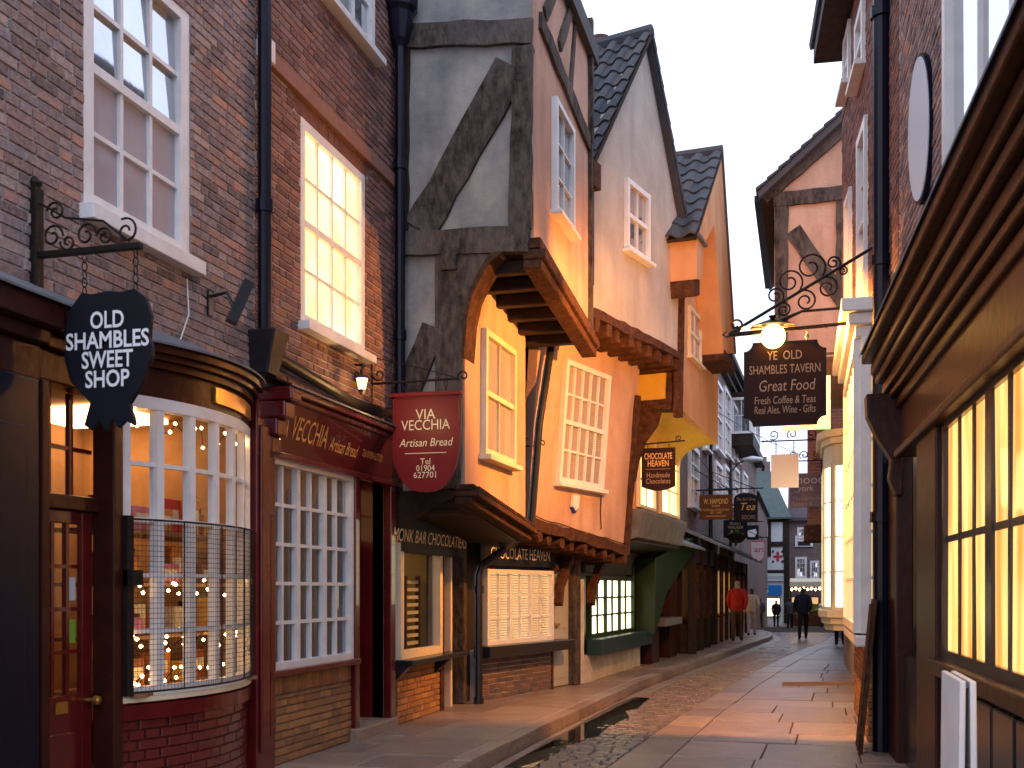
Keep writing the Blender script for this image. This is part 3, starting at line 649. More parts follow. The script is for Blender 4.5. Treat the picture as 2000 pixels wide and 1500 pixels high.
# straight part over the door, pilasters
mb = MB()
for z0, z1, o1 in ((2.80, 2.98, .05), (2.98, 3.06, .11), (3.06, 3.12, .19), (3.12, 3.20, .24)): mb.box(A, ucd0, b0 - .002, z0, z1 - .003, -.1, o1)
obj('door_cornice', mb, M['brown_gloss'], sw, bevel=.01)
mb = MB(); mb.box(A, YP - .14, YP + .085, .12, 3.19, -.1, .10); mb.box(A, YP - .10, YP + .045, .3, 2.9, .10, .12); obj('pilaster', mb, M['maroon'], sw, bevel=.012)
mb = MB(); mb.box(A, b0 - .10, b0 - .002, .12, 2.8, -.1, .06); mb.box(A, ucd0, ucd0 + .07, .12, 2.8, -.1, .07); obj('door_jamb', mb, M['brown_gloss'], sw, bevel=.01)
# glazed door
du0, du1 = ucd0 + .07, b0 - .10
Dr = Wall((-4.25 - .10, 0), (-4.25 - .10, 20))
zt0, zt1 = 1.03, 2.02
mb = MB(); st = .10
mb.box(Dr, du0, du0 + st, .15, 2.08, -.04, 0); mb.box(Dr, du1 - st, du1, .15, 2.08, -.04, 0); mb.box(Dr, du0 + st, du1 - st, .15, .95, -.04, -.004); mb.box(Dr, du0 + st, du1 - st, 2.0, 2.08, -.04, -.002)
mb.box(Dr, du0 + st + .06, du1 - st - .06, .3, .72, -.004, .012)
sd = obj('door', mb, M['maroon'], sw, bevel=.006)
mb = MB(); iu0, iu1 = du0 + st, du1 - st
for i in (1, 2): mb.box(Dr, iu0 + (iu1 - iu0) * i / 3 - .014, iu0 + (iu1 - iu0) * i / 3 + .014, .95, 2.0, -.03, 0)
for j in (1, 2, 3): mb.box(Dr, iu0, iu1, .95 + 1.05 * j / 4 - .012, .95 + 1.05 * j / 4 + .012, -.03, -.002)
obj('glazing_bars', mb, M['maroon'], sd)
for i in range(3):
    for j in range(4):
        mb = MB(); mb.add([Dr(iu0 + (iu1 - iu0) * (i + k) / 3, .95 + 1.05 * (j + l) / 4, -.02) for k, l in ((0, 0), (1, 0), (1, 1), (0, 1))], [(0, 1, 2, 3)]); obj('pane', mb, M['glass'], sd, recalc=False)
mb = MB(); mb.box(Dr, du0 + .25, du1 - .25, .84, .91, .0, .012); mb.box(Dr, du0 + .27, du1 - .27, .855, .895, .012, .016); obj('letter_box', mb, M['brass'] if 'brass' in M else M['gold_txt'], sd)
mb = MB(); mb.tube([Dr(du1 - .05, .9, 0), Dr(du1 - .05, .9, .05)], .016, 8); mb.tube([Dr(du1 - .05, .9, .045), Dr(du1 - .05, .9, .06), Dr(du1 - .05, .9, .085), Dr(du1 - .05, .9, .095)], [.02, .032, .03, .012], 12); obj('door_knob', mb, M['brass'] if 'brass' in M else M['gold_txt'], sd)
mb = MB(); mb.box(Dr, du0, du1, 2.08, 2.17, -.04, .06); obj('transom', mb, M['brown_gloss'], sw, bevel=.008)
mb = MB()
for i in (1, 2): mb.box(Dr, du0 + (du1 - du0) * i / 3 - .018, du0 + (du1 - du0) * i / 3 + .018, 2.17, 2.8, -.03, 0)
mb.box(Dr, du0, du1, 2.45, 2.475, -.03, -.004); fl = obj('fanlight', mb, M['maroon'], sw)
for i in range(3):
    for z0, z1 in ((2.17, 2.46), (2.46, 2.8)):
        mb = MB(); mb.add([Dr(du0 + (du1 - du0) * i / 3, z0, -.02), Dr(du0 + (du1 - du0) * (i + 1) / 3, z0, -.02), Dr(du0 + (du1 - du0) * (i + 1) / 3, z1, -.02), Dr(du0 + (du1 - du0) * i / 3, z1, -.02)], [(0, 1, 2, 3)]); obj('pane', mb, M['glass'], fl, recalc=False)
mb = MB(); mb.box(A, du0 - .05, du1 + .05, .1, .16, -.3, .12); obj('doorstep', mb, M['flag'], sw, bevel=.01)
si = interior(sw, A, ucd0 - .05, b1 + .02, .5, 2.95, 1.5, ceil=False)
mb = MB(); mb.box(A, b0 + .75, b1 - .15, 2.90, 2.94, -1.45, -.6); obj('ceiling_lamp', mb, M['shop_ceiling'], si)
M['notice_green'] = mat('notice_green', (.25, .45, .05), .7)
# paper notices inside the door panes
for (i, j, m_) in ((2, 2, 'white'), (2, 1, 'sticker_g')):
    mb = MB(); mb.box(Dr, iu0 + (iu1 - iu0) * (i + .12) / 3, iu0 + (iu1 - iu0) * (i + .8) / 3, .95 + 1.05 * (j + .2) / 4, .95 + 1.05 * (j + .75) / 4, -.032, -.028); obj('paper_notice', mb, M['white'] if j == 2 else M['notice_green'], sd)
# wire guard over the lower panes
mb = MB(); gz0, gz1 = zb0 + .03, 2.05
for i in range(61):
    u = b0 + .03 + (b1 - b0 - .06) * i / 60; mb.tube([BW(u, gz0, .065), BW(u, gz1, .065)], .0016 if i % 15 else .006, 4)
for j in range(34):
    z = gz0 + (gz1 - gz0) * j / 33; mb.tube([BW(b0 + .03 + (b1 - b0 - .06) * i / 14, z, .065) for i in range(15)], .0016 if j % 33 else .007, 4)
wg = obj('wire_guard', mb, M['iron'], None, recalc=False); tag(wg, 'fine black wire mesh guard over the lower bow window panes', 'guard')
mb = MB(); mb.box(BW, b0 + .0, b0 + .04, gz0 - .02, gz1 + .02, .05, .085); mb.box(BW, b0 - .0, b0 + .07, 1.62, 1.72, .05, .12); gp = obj('guard_post', mb, M['iron'], wg)
# shelves, sweets and fairy lights behind the bow window
sh = thing('window_shelves', 'stepped wooden display shelves inside the sweet shop bow window', 'shelves', (-4.5, 7, .9))
shz = [.92, 1.28, 1.64, 2.0]
for k_, z in enumerate(shz):
    mb = MB(); mb.box(A, b0 + .05, b1 - .05, z - .025, z, -.55 + .0, -.12 + (.25 if k_ == 0 else .05)); obj('shelf', mb, M['interior'], sh)
SWC = [(.62, .05, .05), (.75, .45, .08), (.65, .20, .30), (.80, .70, .50), (.30, .08, .03), (.70, .25, .05), (.25, .35, .10)]
SWM = [mat('sweet_wrap_%d' % i, c, .4, tuple(x * .55 for x in c), 30) for i, c in enumerate(SWC)]
R_ = random.Random(11)
ORD = ['first', 'second', 'third', 'fourth', 'fifth', 'sixth', 'seventh', 'eighth', 'ninth', 'tenth', 'eleventh']; SCN = ['red', 'yellow', 'pink', 'cream', 'dark brown', 'orange', 'green']
for zi, z in enumerate(shz):
    u = b0 + .10; cnt = 0
    shn = ['lowest', 'second', 'third', 'top'][zi]
    while u < b1 - .25:
        w = R_.uniform(.13, .24); h = R_.uniform(.14, .27); kind = R_.choice(('box', 'jar', 'box'))
        m_ = R_.choice(SWM); o0 = R_.uniform(-.38, -.18)
        if kind == 'box':
            mb = MB(); mb.box(A, u, u + w, z + .001, z + h, o0, o0 + .1); o = obj('sweet_box', mb, m_, None, bevel=.006)
            tag(o, '%s sweet box, %s item from the left on the %s bow window shelf' % (SCN[SWM.index(m_)], ORD[cnt], shn), 'box', 'sweet boxes in the bow window')
            mb = MB(); mb.box(A, u + w * .15, u + w * .85, z + h * .3, z + h * .7, o0 + .1, o0 + .104); obj('box_label', mb, SWM[3], o)
        else:
            r = min(w / 2, .09); c = u + w / 2
            t = thing('sweet_jar', 'jar of %s sweets, %s item from the left on the %s bow window shelf' % (SCN[SWM.index(m_)], ORD[cnt], shn), 'jar', A(c, z, o0 + .05), 'sweet jars in the bow window')
            mb = MB(); mb.tube([A(c, z + .002, o0 + .05), A(c, z + .02, o0 + .05), A(c, z + h * .75, o0 + .05), A(c, z + h * .85, o0 + .05)], [r * .9, r, r, r * .7], 12); obj('jar_body', mb, m_, t, smooth=True)
            mb = MB(); mb.tube([A(c, z + h * .855, o0 + .05), A(c, z + h, o0 + .05)], r * .75, 12); obj('lid', mb, M['brown_gloss'], t)
        u += w + R_.uniform(.02, .09); cnt += 1
def fairy(name, pts, label, parent=None, every=1):
    mb = MB(); mb.tube(pts, .004, 5); w = obj(name, mb, M['iron'], None); tag(w, label, 'fairy lights')
    for p in pts[::every]:
        m2 = MB(); p = Vector(p); m2.tube([p - Vector((0, 0, .012)), p, p + Vector((0, 0, .013))], [.005, .015, .004], 6); obj('bulb', m2, M['fairy'], w)
    return w
for k_, (z, n) in enumerate(((2.72, 16), (1.60, 18), (1.24, 20), (1.0, 22))):
    fairy('fairy_lights', [A(b0 + .08 + (b1 - b0 - .16) * i / n, z + .05 * math.sin(i * 2.1 + k_) + R_.uniform(-.04, .04), -.02 + R_.uniform(-.06, .10) * (1 if k_ else .5)) for i in range(n + 1)], ['string of warm fairy lights hung along the top of the bow window', 'string of warm fairy lights along the upper sweet shelf', 'string of warm fairy lights along the middle sweet shelf', 'string of warm fairy lights low in the bow window'][k_])
# neighbour's dark blue shopfront at the frame edge
nb = thing('navy_shopfront', 'dark navy painted shopfront pilaster at the left frame edge', 'shopfront', (-4.1, 4.8, .12))
mb = MB(); mb.box(A, 3.2, ucd0 - .06, .12, 2.78, -.1, .10); mb.box(A, 3.2, ucd0 - .2, .5, 2.5, .1, .13); obj('pilaster', mb, M['navy'], nb, bevel=.01)
mb = MB()
for z0, z1, o1 in ((2.78, 2.98, .08), (2.98, 3.06, .15), (3.06, 3.19, .24)): mb.box(A, 3.2, ucd0 - .02, z0, z1 - .002, -.1, o1)
obj('cornice', mb, M['brown_gloss'], nb, bevel=.01)
# security camera / flood lamp on brick
fl = thing('floodlight', 'small black floodlight on a bent arm on the purple brick wall', 'lamp', A(*A.px(415, 600), 0))
q = A.px(405, 590)
mb = MB(); mb.box(A, q[0] - .03, q[0] + .03, q[1] - .1, q[1] + .08, .0, .03); mb.tube([A(q[0], q[1] + .04, .03), A(q[0], q[1] + .06, .16), A(q[0] + .03, q[1] - .05, .2)], .014, 6); obj('arm', mb, M['black'], fl)
mb = MB(); c = A(q[0] + .06, q[1], .24); mb.tube([c + Vector((-.05, -.05, -.16)), c + Vector((.03, .06, .16))], .055, 4); obj('lamp_head', mb, M['black'], fl)
# lantern on a bracket below the drain branch
ln = thing('wall_lantern', 'little lit lantern on an iron bracket above the bakery fascia', 'lamp', A(*A.px(655, 760), 0))
q0, q1 = A.px(690, 712), A.px(655, 752)
mb = MB(); mb.tube([A(q0[0], q0[1], .02), A(q0[0] - .02, q0[1] - .02, .12), A(q1[0], q1[1] + .12, .26), A(q1[0], q1[1] + .08, .27)], .013, 6); mb.tube(spiral(A, q0[0] - .03, q0[1] - .14, .07, o=.05), .009, 5); obj('bracket', mb, M['iron'], ln)
c = A(q1[0], q1[1], .27)
mb = MB(); mb.tube([c + Vector((0, 0, .09)), c + Vector((0, 0, .05)), c + Vector((0, 0, .045))], [.01, .07, .075], 8); mb.tube([c + Vector((0, 0, -.055)), c + Vector((0, 0, -.075)), c + Vector((0, 0, -.11))], [.035, .035, .008], 8); obj('lantern_cap', mb, M['iron'], ln)
mb = MB(); mb.tube([c + Vector((0, 0, -.055)), c + Vector((0, 0, .045))], [.033, .055], 8); obj('lantern_glass', mb, emit('lantern_glow', (1, .6, .2), 6), ln)
ld = bpy.data.lights.new('lantern_light', 'POINT'); ld.energy = 9; ld.color = (1, .55, .2); ld.shadow_soft_size = .04
lo = bpy.data.objects.new('lantern_light', ld); link(lo, ln, c + Vector((.12, 0, -.12)))
# ---------------------------------------------------------------- timber house with two jetties (third house)
h3 = thing('timber_house', 'jettied timber-framed house with grey plaster end wall and peach front', 'house', (-3.9, 12, .12))
Ey = YE + .02
EW = Wall((-4.6, Ey), (-1.5, Ey))                      # end wall plane, u = X + 4.6
def ex(x, y): return EW.px(x, y)
c2 = ex(1042, 300)[0]; c1 = ex(908, 750)[0]            # corners of second and first floor
X2, X1 = c2 - 4.6, c1 - 4.6
z2 = ex(1000, 480)[1]; z1b = ex(880, 955)[1]           # underside of second / first floor at this end
# second floor
G3 = Wall((X2, Ey), (X2 + .03, 13.95)); G3L = G3.px(1151, 300)[0]
zr2 = G3.px(1148, 655)[1]
mb = MB(); mb.prism(EW, [(.36, z2 + .02), (c2 - .02, z2 + .02), (c2 - .02, 9.6), (.36, 9.6)], -.12, 0); obj('end_wall', mb, M['plaster_grey'], h3)
mb = MB(); mb.prism(G3, [(.02, z2 + .02), (G3L, zr2 + .05), (G3L, 8.2), (G3L * .5, 10.6), (.02, 8.6)], -.12, 0); obj('front_wall', mb, M['plaster_peach'], h3)
def eb(a, b, w, **k): return beam(h3, EW, [ex(*a), ex(*b)], w, -.05, k.pop('o', .035) + .025, **k)
s_ = EW.px(1000, 300)[0] - EW.px(999, 300)[0]           # metres per pixel on the end wall
eb((787, 75), (1040, 62), 46 * s_, wob=.02); eb((787, 478), (1036, 470), 48 * s_, o=.05, wob=.02)
eb((789, 0), (786, 455), 28 * s_, material=M['timber_k'], o=.03); eb((1021, 95), (1018, 450), 40 * s_, o=.045, wob=.018)
eb((822, 450), (1000, 130), 68 * s_, o=.022, wob=.02)
mb = MB(); q = ex(876, 352); mb.prism(EW, [(q[0] - .09, q[1] - .09), (q[0] + .05, q[1] - .1), (q[0] + .09, q[1] + .05), (q[0] - .05, q[1] + .09)], .02, .034); obj('timber_patch', mb, M['plaster_grey'], h3)
beam(h3, EW, [(c2 - .05, 8.0), (c2 - .05, 9.6)], .12, -.05, .04)
# front timbers: barge brace, gable studs and jetty fascia
def gb(a, b, w, m=None, o=.04): return beam(h3, G3, [G3.px(*a), G3.px(*b)], w, -.04, o, m or M['timber'])
gb((1052, 40), (1150, 285), .20); gb((1090, 90), (1118, 0), .14, o=.035); gb((1112, 170), (1125, 0), .10, o=.03); gb((1150, 640), (1150, 270), .10, o=.05); gb((1062, 30), (1098, -60), .16, o=.03)
beam(h3, G3, [(G3L - .04, 7.4), (G3L - .04, 9.0)], .1, -.04, .06)
w0 = G3.px(1077, 330)[0]; w1 = G3.px(1113, 330)[0]
window(h3, G3, w0, w1, G3.px(1095, 436)[1], G3.px(1095, 222)[1], 2, 3, M['pane_sky'], fw=.06, o=.0, depth=.07, silld=.06, sillw=.05, meet=None)
fsl = (zr2 - z2) / G3L
for k_, (dz, h, oo) in enumerate(((-.06, .12, .09), (-.17, .11, .14), (-.27, .10, .10))):
    mb = MB(); mb.hexa([G3(-.05, z2 + dz, oo), G3(G3L, zr2 + dz, oo), G3(G3L, zr2 + dz, -.1), G3(-.05, z2 + dz, -.1), G3(-.05, z2 + dz + h - .004, oo), G3(G3L, zr2 + dz + h - .004, oo), G3(G3L, zr2 + dz + h - .004, -.1), G3(-.05, z2 + dz + h - .004, -.1)]); obj('jetty_fascia', mb, M['timber_b'], h3, bevel=.015)
# soffit and joists of the upper jetty
F3 = Wall((X1, Ey), (X1 + .05, 13.45)); F3L = F3.px(1026, 800)[0]
mb = MB(); mb.hexa([(X1 - .1, Ey + .02, z2 - .05), (X2 - .1, Ey + .02, z2 - .05), (X2 - .1, Ey + G3L, zr2 - .05), (X1 - .1, Ey + G3L, zr2 - .05), (X1 - .1, Ey + .02, z2 + .0), (X2 - .1, Ey + .02, z2 + .0), (X2 - .1, Ey + G3L, zr2 + .0), (X1 - .1, Ey + G3L, zr2 + .0)]); obj('jetty_soffit', mb, M['timber_k'], h3)
for i in range(6):
    t = (i + .6) / 6.3; yy = Ey + G3L * t; zz = z2 + (zr2 - z2) * t
    mb = MB(); mb.wbox(X1 - .05, X2 - .1, yy - .07, yy + .07, zz - .19, zz - .055); obj('jetty_joist', mb, M['timber_k'], h3, bevel=.015)
# first floor: end wall, post with carved bracket, front
zf1 = F3.px(1022, 1030)[1]
mb = MB(); mb.prism(EW, [(.36, z1b - .35), (c1 - .02, z1b), (c1 - .02, z2), (.36, z2)], -.12, 0); obj('end_wall', mb, M['plaster_grey'], h3)
pl = ex(851, 750)[0]
mb = MB(); br = [ex(*p) for p in ((852, 498), (985, 498), (962, 512), (945, 540), (925, 580), (914, 625), (908, 680), (904, 800), (900, 955), (852, 955))]
mb.prism(EW, br, -.16, .05); obj('corner_post', mb, M['timber'], h3, bevel=.012)
mb = MB(); mb.prism(EW, [ex(*p) for p in ((960, 497), (985, 497), (962, 514), (946, 541), (926, 581), (916, 627), (910, 700), (905, 700), (909, 625), (920, 575), (940, 530))], -.3, .075); obj('post_moulding', mb, M['timber_b'], h3)
mb = MB(); q = ex(880, 515); mb.box(EW, q[0] - .09, q[0] + .09, q[1] - .09, q[1] + .09, .03, .09); obj('timber_peg_block', mb, M['timber'], h3, bevel=.01)
eb((785, 800), (850, 640), 48 * s_, o=.03); eb((779, 500), (779, 960), 14 * s_, material=M['timber_k'], o=.03)
mb = MB(); mb.prism(F3, [(.0, z1b), (F3L, zf1), (F3L, zr2 - .02), (.0, z2 - .05)], -.12, 0); obj('front_wall', mb, M['plaster_peach'], h3)
w0 = F3.px(936, 800)[0]; w1 = F3.px(997, 800)[0]; s3 = -.03
window(h3, F3, w0 + .03, w1 + .02, F3.px(965, 898)[1], F3.px(965, 660)[1], 2, 2, M['pane_blind'], frame=M['cream'], fw=.07, o=.0, depth=.07, meet=1, silld=.07, slant=.02)
for k_, (dz, h, oo) in enumerate(((-.02, .07, .12), (-.09, .07, .17), (-.17, .08, .09))):
    mb = MB(); mb.hexa([F3(-.05, z1b + dz, oo), F3(F3L, zf1 + dz, oo), F3(F3L, zf1 + dz, -.1), F3(-.05, z1b + dz, -.1), F3(-.05, z1b + dz + h - .004, oo), F3(F3L, zf1 + dz + h - .004, oo), F3(F3L, zf1 + dz + h - .004, -.1), F3(-.05, z1b + dz + h - .004, -.1)]); obj('jetty_fascia', mb, M['timber_b'], h3, bevel=.012)
n = 34
for i in range(n):                                     # dentils
    t = (i + .5) / n; z = z1b + (zf1 - z1b) * t
    mb = MB(); mb.box(F3, F3L * t - .02, F3L * t + .02, z - .015, z + .025, .12, .16); obj('dentil', mb, M['timber_b'], h3, recalc=False)
mb = MB(); mb.hexa([(-4.25, Ey + .02, z1b - .19), (X1 - .02, Ey + .02, z1b - .19), (X1 - .02, Ey + F3L, zf1 - .19), (-4.25, Ey + F3L, zf1 - .19), (-4.25, Ey + .02, z1b - .05), (X1 - .02, Ey + .02, z1b - .05), (X1 - .02, Ey + F3L, zf1 - .05), (-4.25, Ey + F3L, zf1 - .05)]); obj('jetty_soffit', mb, M['timber_k'], h3)
mb = MB(); mb.prism(EW, [ex(*p) for p in ((775, 960), (905, 955), (885, 975), (840, 992), (800, 1015), (775, 1045))], -.12, .03); obj('jetty_bracket', mb, M['timber_k'], h3)
mb = MB(); mb.wbox(-9, X1 - .125, Ey + .125, Ey + F3L + .25, z1b - .25, z2 + .1); mb.wbox(-9, X2 - .125, Ey + .125, Ey + G3L, z2 + .05, 8.3); obj('house_core', mb, M['timber_k'], h3)
# roof of house 3 (only its side shows): ridge away from the street
mb = MB(); mb.prism(Wall((-9, Ey + .1), (X2 + .2, Ey + .1)), [(0, 8.5), (6.4, 8.5), (6.4, 8.75), (0, 11.0)], -3.0, 0); obj('roof', mb, M['tile'], h3)
# ground floor: chocolatier's shop
gu0, gu1 = A.px(762, 1200)[0], A.px(857, 1200)[0]
Lg = 13.25
mb = MB(); mb.box(A, gu1 + .05, Lg, .1, z1b - .05, -.4, -.3); obj('ground_floor_wall', mb, M['timber_k'], h3)
zs0 = A.px(800, 1285)[1]
bricks(h3, A, YE + .03, gu1 + .02, .13, zs0 - .06, [], M['brick_y'], n_single=120)
mb = MB(); mb.box(A, YE + .03, gu1 + .02, .1, zs0 - .06, -.2, 0); obj('stall_riser', mb, M['mortar_d'], h3)
sq = A.px(765, 1072)[1]
window(h3, A, YE + .05, gu1, zs0 + .002, A.px(800, 1062)[1], 1, 1, M['glass'], frame=M['cream'], fw=.09, o=-.03, depth=.08, sill=False)
mb = MB(); mb.box(A, YE + .02, A.px(888, 1285)[0], zs0 - .06, zs0, -.02, .2); obj('window_shelf', mb, M['black'], h3, bevel=.01)
for uu in (gu0 + .15, gu1 - .12):
    mb = MB(); mb.prism(lambda u, z, o: A(uu + o, z, u), [(0, zs0 - .06), (.18, zs0 - .06), (.02, zs0 - .22), (0, zs0 - .22)], -.06, .06); obj('shelf_bracket', mb, M['black'], h3)
interior(h3, A, YE + .06, gu1 - .02, .5, 2.3, 1.0, material=M['interior_y'] if 'interior_y' in M else M['interior'], lamp=M['lamp_dim'])
mb = MB(); mb.box(A, gu1 + .01, gu1 + .13, .12, 2.4, -.3, .03); obj('window_post', mb, M['timber_b'], h3, bevel=.01)
dq = A.px(880, 1200)[0]
mb = MB(); mb.box(A, gu1 + .16, dq, .14, 2.2, -.22, -.18); obj('door', mb, M['maroon'], h3)
mb = MB(); mb.box(A, dq, dq + .07, .12, 2.25, -.2, .0); obj('door_frame', mb, M['cream'], h3)
mb = MB(); mb.box(A, dq + .08, Lg - .12, .12, 2.3, -.28, -.12); obj('plank_panel', mb, M['timber_k'], h3)
mb = MB(); mb.box(A, Lg - .10, Lg + .02, .12, 2.5, -.2, .06); obj('door_post', mb, M['timber'], h3, bevel=.012)
zf = A.px(850, 1050)[1]
SF = Wall((-4.25 + .02, 0), (-4.25 + .12, 20), lean=.12, zref=zf)
a_, b_ = SF.px(792, 1020)[0], SF.px(903, 1065)[0]
mb = MB(); mb.box(SF, YE + .05, b_ + .15, zf - .22, zf + .16, -.04, 0); obj('fascia_board', mb, M['black_board'], h3)
text('fascia_lettering', 'MONK BAR CHOCOLATIERS', SF, (a_ + b_) / 2 - .08, zf - .04, .20, M['cream_txt'], h3, width=(b_ - a_) * 1.22)
# display rack inside
rk = thing('bread_rack', 'tall slatted wooden rack standing in the chocolatier window', 'rack', A((gu0 + gu1) / 2, .72, -.2))
u = gu1 - .62
mb = MB(); mb.box(A, u, u + .05, .72, 1.75, -.24, -.19); mb.box(A, u + .45, u + .5, .72, 1.75, -.24, -.19); obj('upright', mb, M['timber_b'], rk)
for i in range(11):
    mb = MB(); mb.box(A, u + .05, u + .45, .76 + i * .09, .80 + i * .09, -.235, -.20); obj('slat', mb, M['cream'], rk)
# ---------------------------------------------------------------- fourth house: cream gable, racked first floor
h4 = thing('gabled_house', 'cream gabled house with leaning orange-lit first floor over the chocolate shop', 'house', (-3.4, 15, .12))
G4 = Wall((-2.76, 13.98), (-1.88, 17.3))
def g4(x, y): return G4.px(x, y)
pk = g4(1258, 70); el = g4(1157, 318); er = g4(1331, 468); bl = g4(1157, 607); brr = g4(1327, 693)
mb = MB(); mb.prism(G4, [(0.0, bl[1]), (brr[0], brr[1]), (er[0], er[1]), pk, (-.02, el[1] - .05)], -.14, 0); obj('gable_wall', mb, M['plaster_cream'], h4)
w0, w1 = g4(1219, 430)[0], g4(1264, 430)[0]
window(h4, G4, w0, w1, (g4(1222, 490)[1] + g4(1260, 512)[1]) / 2, (g4(1222, 352)[1] + g4(1262, 378)[1]) / 2, 2, 2, M['pane_sky'], fw=.075, o=0, depth=.06, meet=1, silld=.07, sillw=.05)
# pantiled roof: ridge runs back from the gable peak
def pantile_roof(parent, W, eave, peak, run, rows, cols, over=.12, flip=False):
    """near slope of a gable roof: eave,(u,z) and peak (u,z) on wall W; runs back 'run' metres into the plot"""
    e, p = Vector(eave), Vector(peak); d = (p - e); L = d.length; d /= L
    def S(a, b, h=0.0):                    # a up the slope, b back from the facade, h above the slope
        nrm = Vector((-d.y, d.x))
        q = e + d * a + nrm * h; return W(q.x, q.y, over - b)
    mb = MB(); mb.hexa([S(-.1, 0, -.06), S(L, 0, -.06), S(L, run, -.06), S(-.1, run, -.06), S(-.1, 0, -.005), S(L, 0, -.005), S(L, run, -.005), S(-.1, run, -.005)]); rf = obj('roof', mb, M['joint'], parent)
    tl, tw = (L + .1) / rows, run / cols
    me = None
    for i in range(rows):
        for j in range(cols):
            n = 8; vs = []; ln = tl * 1.12
            for aa, hh in ((-.1 + i * tl, .045), (-.1 + i * tl + ln, .012)):
                for k_ in range(n + 1):
                    t = k_ / n; vs.append(S(aa + random.uniform(-.004, .004), (j + t * 1.06) * tw, hh + .035 * math.sin(t * 2 * math.pi) + .01))
            for k_ in range(n + 1):
                t = k_ / n; vs.append(S(-.1 + i * tl, (j + t * 1.06) * tw, .045 + .035 * math.sin(t * 2 * math.pi) - .016))
            m = n + 1; mb = MB()
            mb.add(vs, [(k_, k_ + 1, m + k_ + 1, m + k_) for k_ in range(n)] + [(2 * m + k_, 2 * m + k_ + 1, k_ + 1, k_) for k_ in range(n)])
            obj('pantile', mb, M['tile'], rf, recalc=False, smooth=False)
    m2 = MB(); m2.tube([S(L + .02, b * run / 6, .0) for b in range(7)], .11, 8); obj('ridge_tiles', m2, M['tile'], rf)
    return rf
pantile_roof(h4, G4, (-.06, el[1] - .12), (pk[0], pk[1] + .02), 2.6, 10, 10)
# far slope (verge edge only)
d_ = Vector(er) - Vector(pk)
mb = MB(); mb.hexa([G4(pk[0], pk[1] - .02, .1), G4(er[0] + .1, er[1] - .15, .1), G4(er[0] + .1, er[1] - .15, -2.6), G4(pk[0], pk[1] - .02, -2.6), G4(pk[0], pk[1] + .06, .1), G4(er[0] + .16, er[1] - .08, .1), G4(er[0] + .16, er[1] - .08, -2.6), G4(pk[0], pk[1] + .06, -2.6)]); obj('roof', mb, M['tile'], h4)
for i in range(12):
    t = i / 12; q = Vector(pk).lerp(Vector((er[0] + .13, er[1] - .1)), t); q2 = Vector(pk).lerp(Vector((er[0] + .13, er[1] - .1)), t + .09)
    mb = MB(); mb.hexa([G4(q.x - .0, q.y + .02, .13), G4(q2.x, q2.y + .02, .13), G4(q2.x, q2.y + .02, -.2), G4(q.x, q.y + .02, -.2), G4(q.x + .02, q.y + .08, .13), G4(q2.x + .05, q2.y + .09, .13), G4(q2.x + .05, q2.y + .09, -.2), G4(q.x + .02, q.y + .08, -.2)]); obj('verge_tile', mb, M['tile'], h4)
c = G4(G4.px(1172, 90, -1.6)[0], G4.px(1172, 90, -1.6)[1] - .42, -1.6); mb = MB(); mb.tube([c, c + Vector((0, 0, .5)), c + Vector((0, 0, .55))], [.16, .14, .17], 12); obj('chimney_pot', mb, mat('terracotta', (.20, .12, .09), .8, (.12, .08, .07), 8), h4)
mb = MB(); mb.box(G4, -.12, .12, el[1] - .42, el[1] - .08, -.1, .16); obj('gutter_box', mb, M['timber_b'], h4, bevel=.01)
pipe(h4, [G4(.02, el[1] - .42, .06), G4(.02, bl[1] + .3, .06)], .04, M['navy'])
# jetty of the second floor: sill beam, joist ends, soffit
beam(h4, G4, [(0, bl[1] - .03), (brr[0], brr[1] - .03)], .13, -.12, .05, M['timber_b'], wob=.02, name='jetty_beam')
n = 9
for i in range(n):
    t = (i + .7) / n; uu = brr[0] * t; zz = bl[1] + (brr[1] - bl[1]) * t
    mb = MB(); mb.box(G4, uu - .075, uu + .075, zz - .27, zz - .09, -.9, .02 + random.uniform(-.03, .04)); obj('jetty_joist', mb, M['timber_b'], h4, bevel=.02)
mb = MB(); mb.hexa([G4(0, bl[1] - .13, -.05), G4(brr[0], brr[1] - .13, -.05), G4(brr[0], brr[1] - .13, -1.3), G4(0, bl[1] - .13, -1.3), G4(0, bl[1] - .06, -.05), G4(brr[0], brr[1] - .06, -.05), G4(brr[0], brr[1] - .06, -1.3), G4(0, bl[1] - .06, -1.3)]); obj('jetty_soffit', mb, M['timber_k'], h4)
beam(h4, G4, [(brr[0] - .06, brr[1] - 1.0), (er[0] - .04, er[1] - .35)], .13, -.06, .06, M['timber_b'], name='corner_post')
# first floor, leaning out at the top
F4 = Wall((-3.45, 13.42), (-2.53, 16.85), lean=.075, zref=4.6)
def f4(x, y): return F4.px(x, y)
tl_, tr_, bl_, br_ = f4(1052, 650), f4(1250, 712), f4(1031, 1015), f4(1224, 1072)
mb = MB(); mb.prism(F4, [bl_, br_, (tr_[0], tr_[1] + .5), (tl_[0], tl_[1] + .6)], -.14, 0); obj('front_wall', mb, M['plaster_peach'], h4)
a, b, c, d = f4(1100, 704), f4(1187, 733), f4(1171, 962), f4(1084, 945)
uw0, uw1 = d[0], c[0]; sl = ((a[0] - d[0]) / (a[1] - d[1]) + (b[0] - c[0]) / (b[1] - c[1])) / 2
window(h4, F4, uw0, uw1, (c[1] + d[1]) / 2 + .03, (a[1] + b[1]) / 2, 5, 4, M['pane_blind'], frame=M['white'], fw=.07, o=.0, depth=.07, meet=2, bar=.03, blind=True, slant=sl * .8, silld=.06, sillw=.06)
beam(h4, F4, [(bl_[0], bl_[1] - .04), (br_[0], br_[1] - .04)], .15, -.12, .06, M['timber_b'], wob=.02, name='jetty_beam')
n = 9
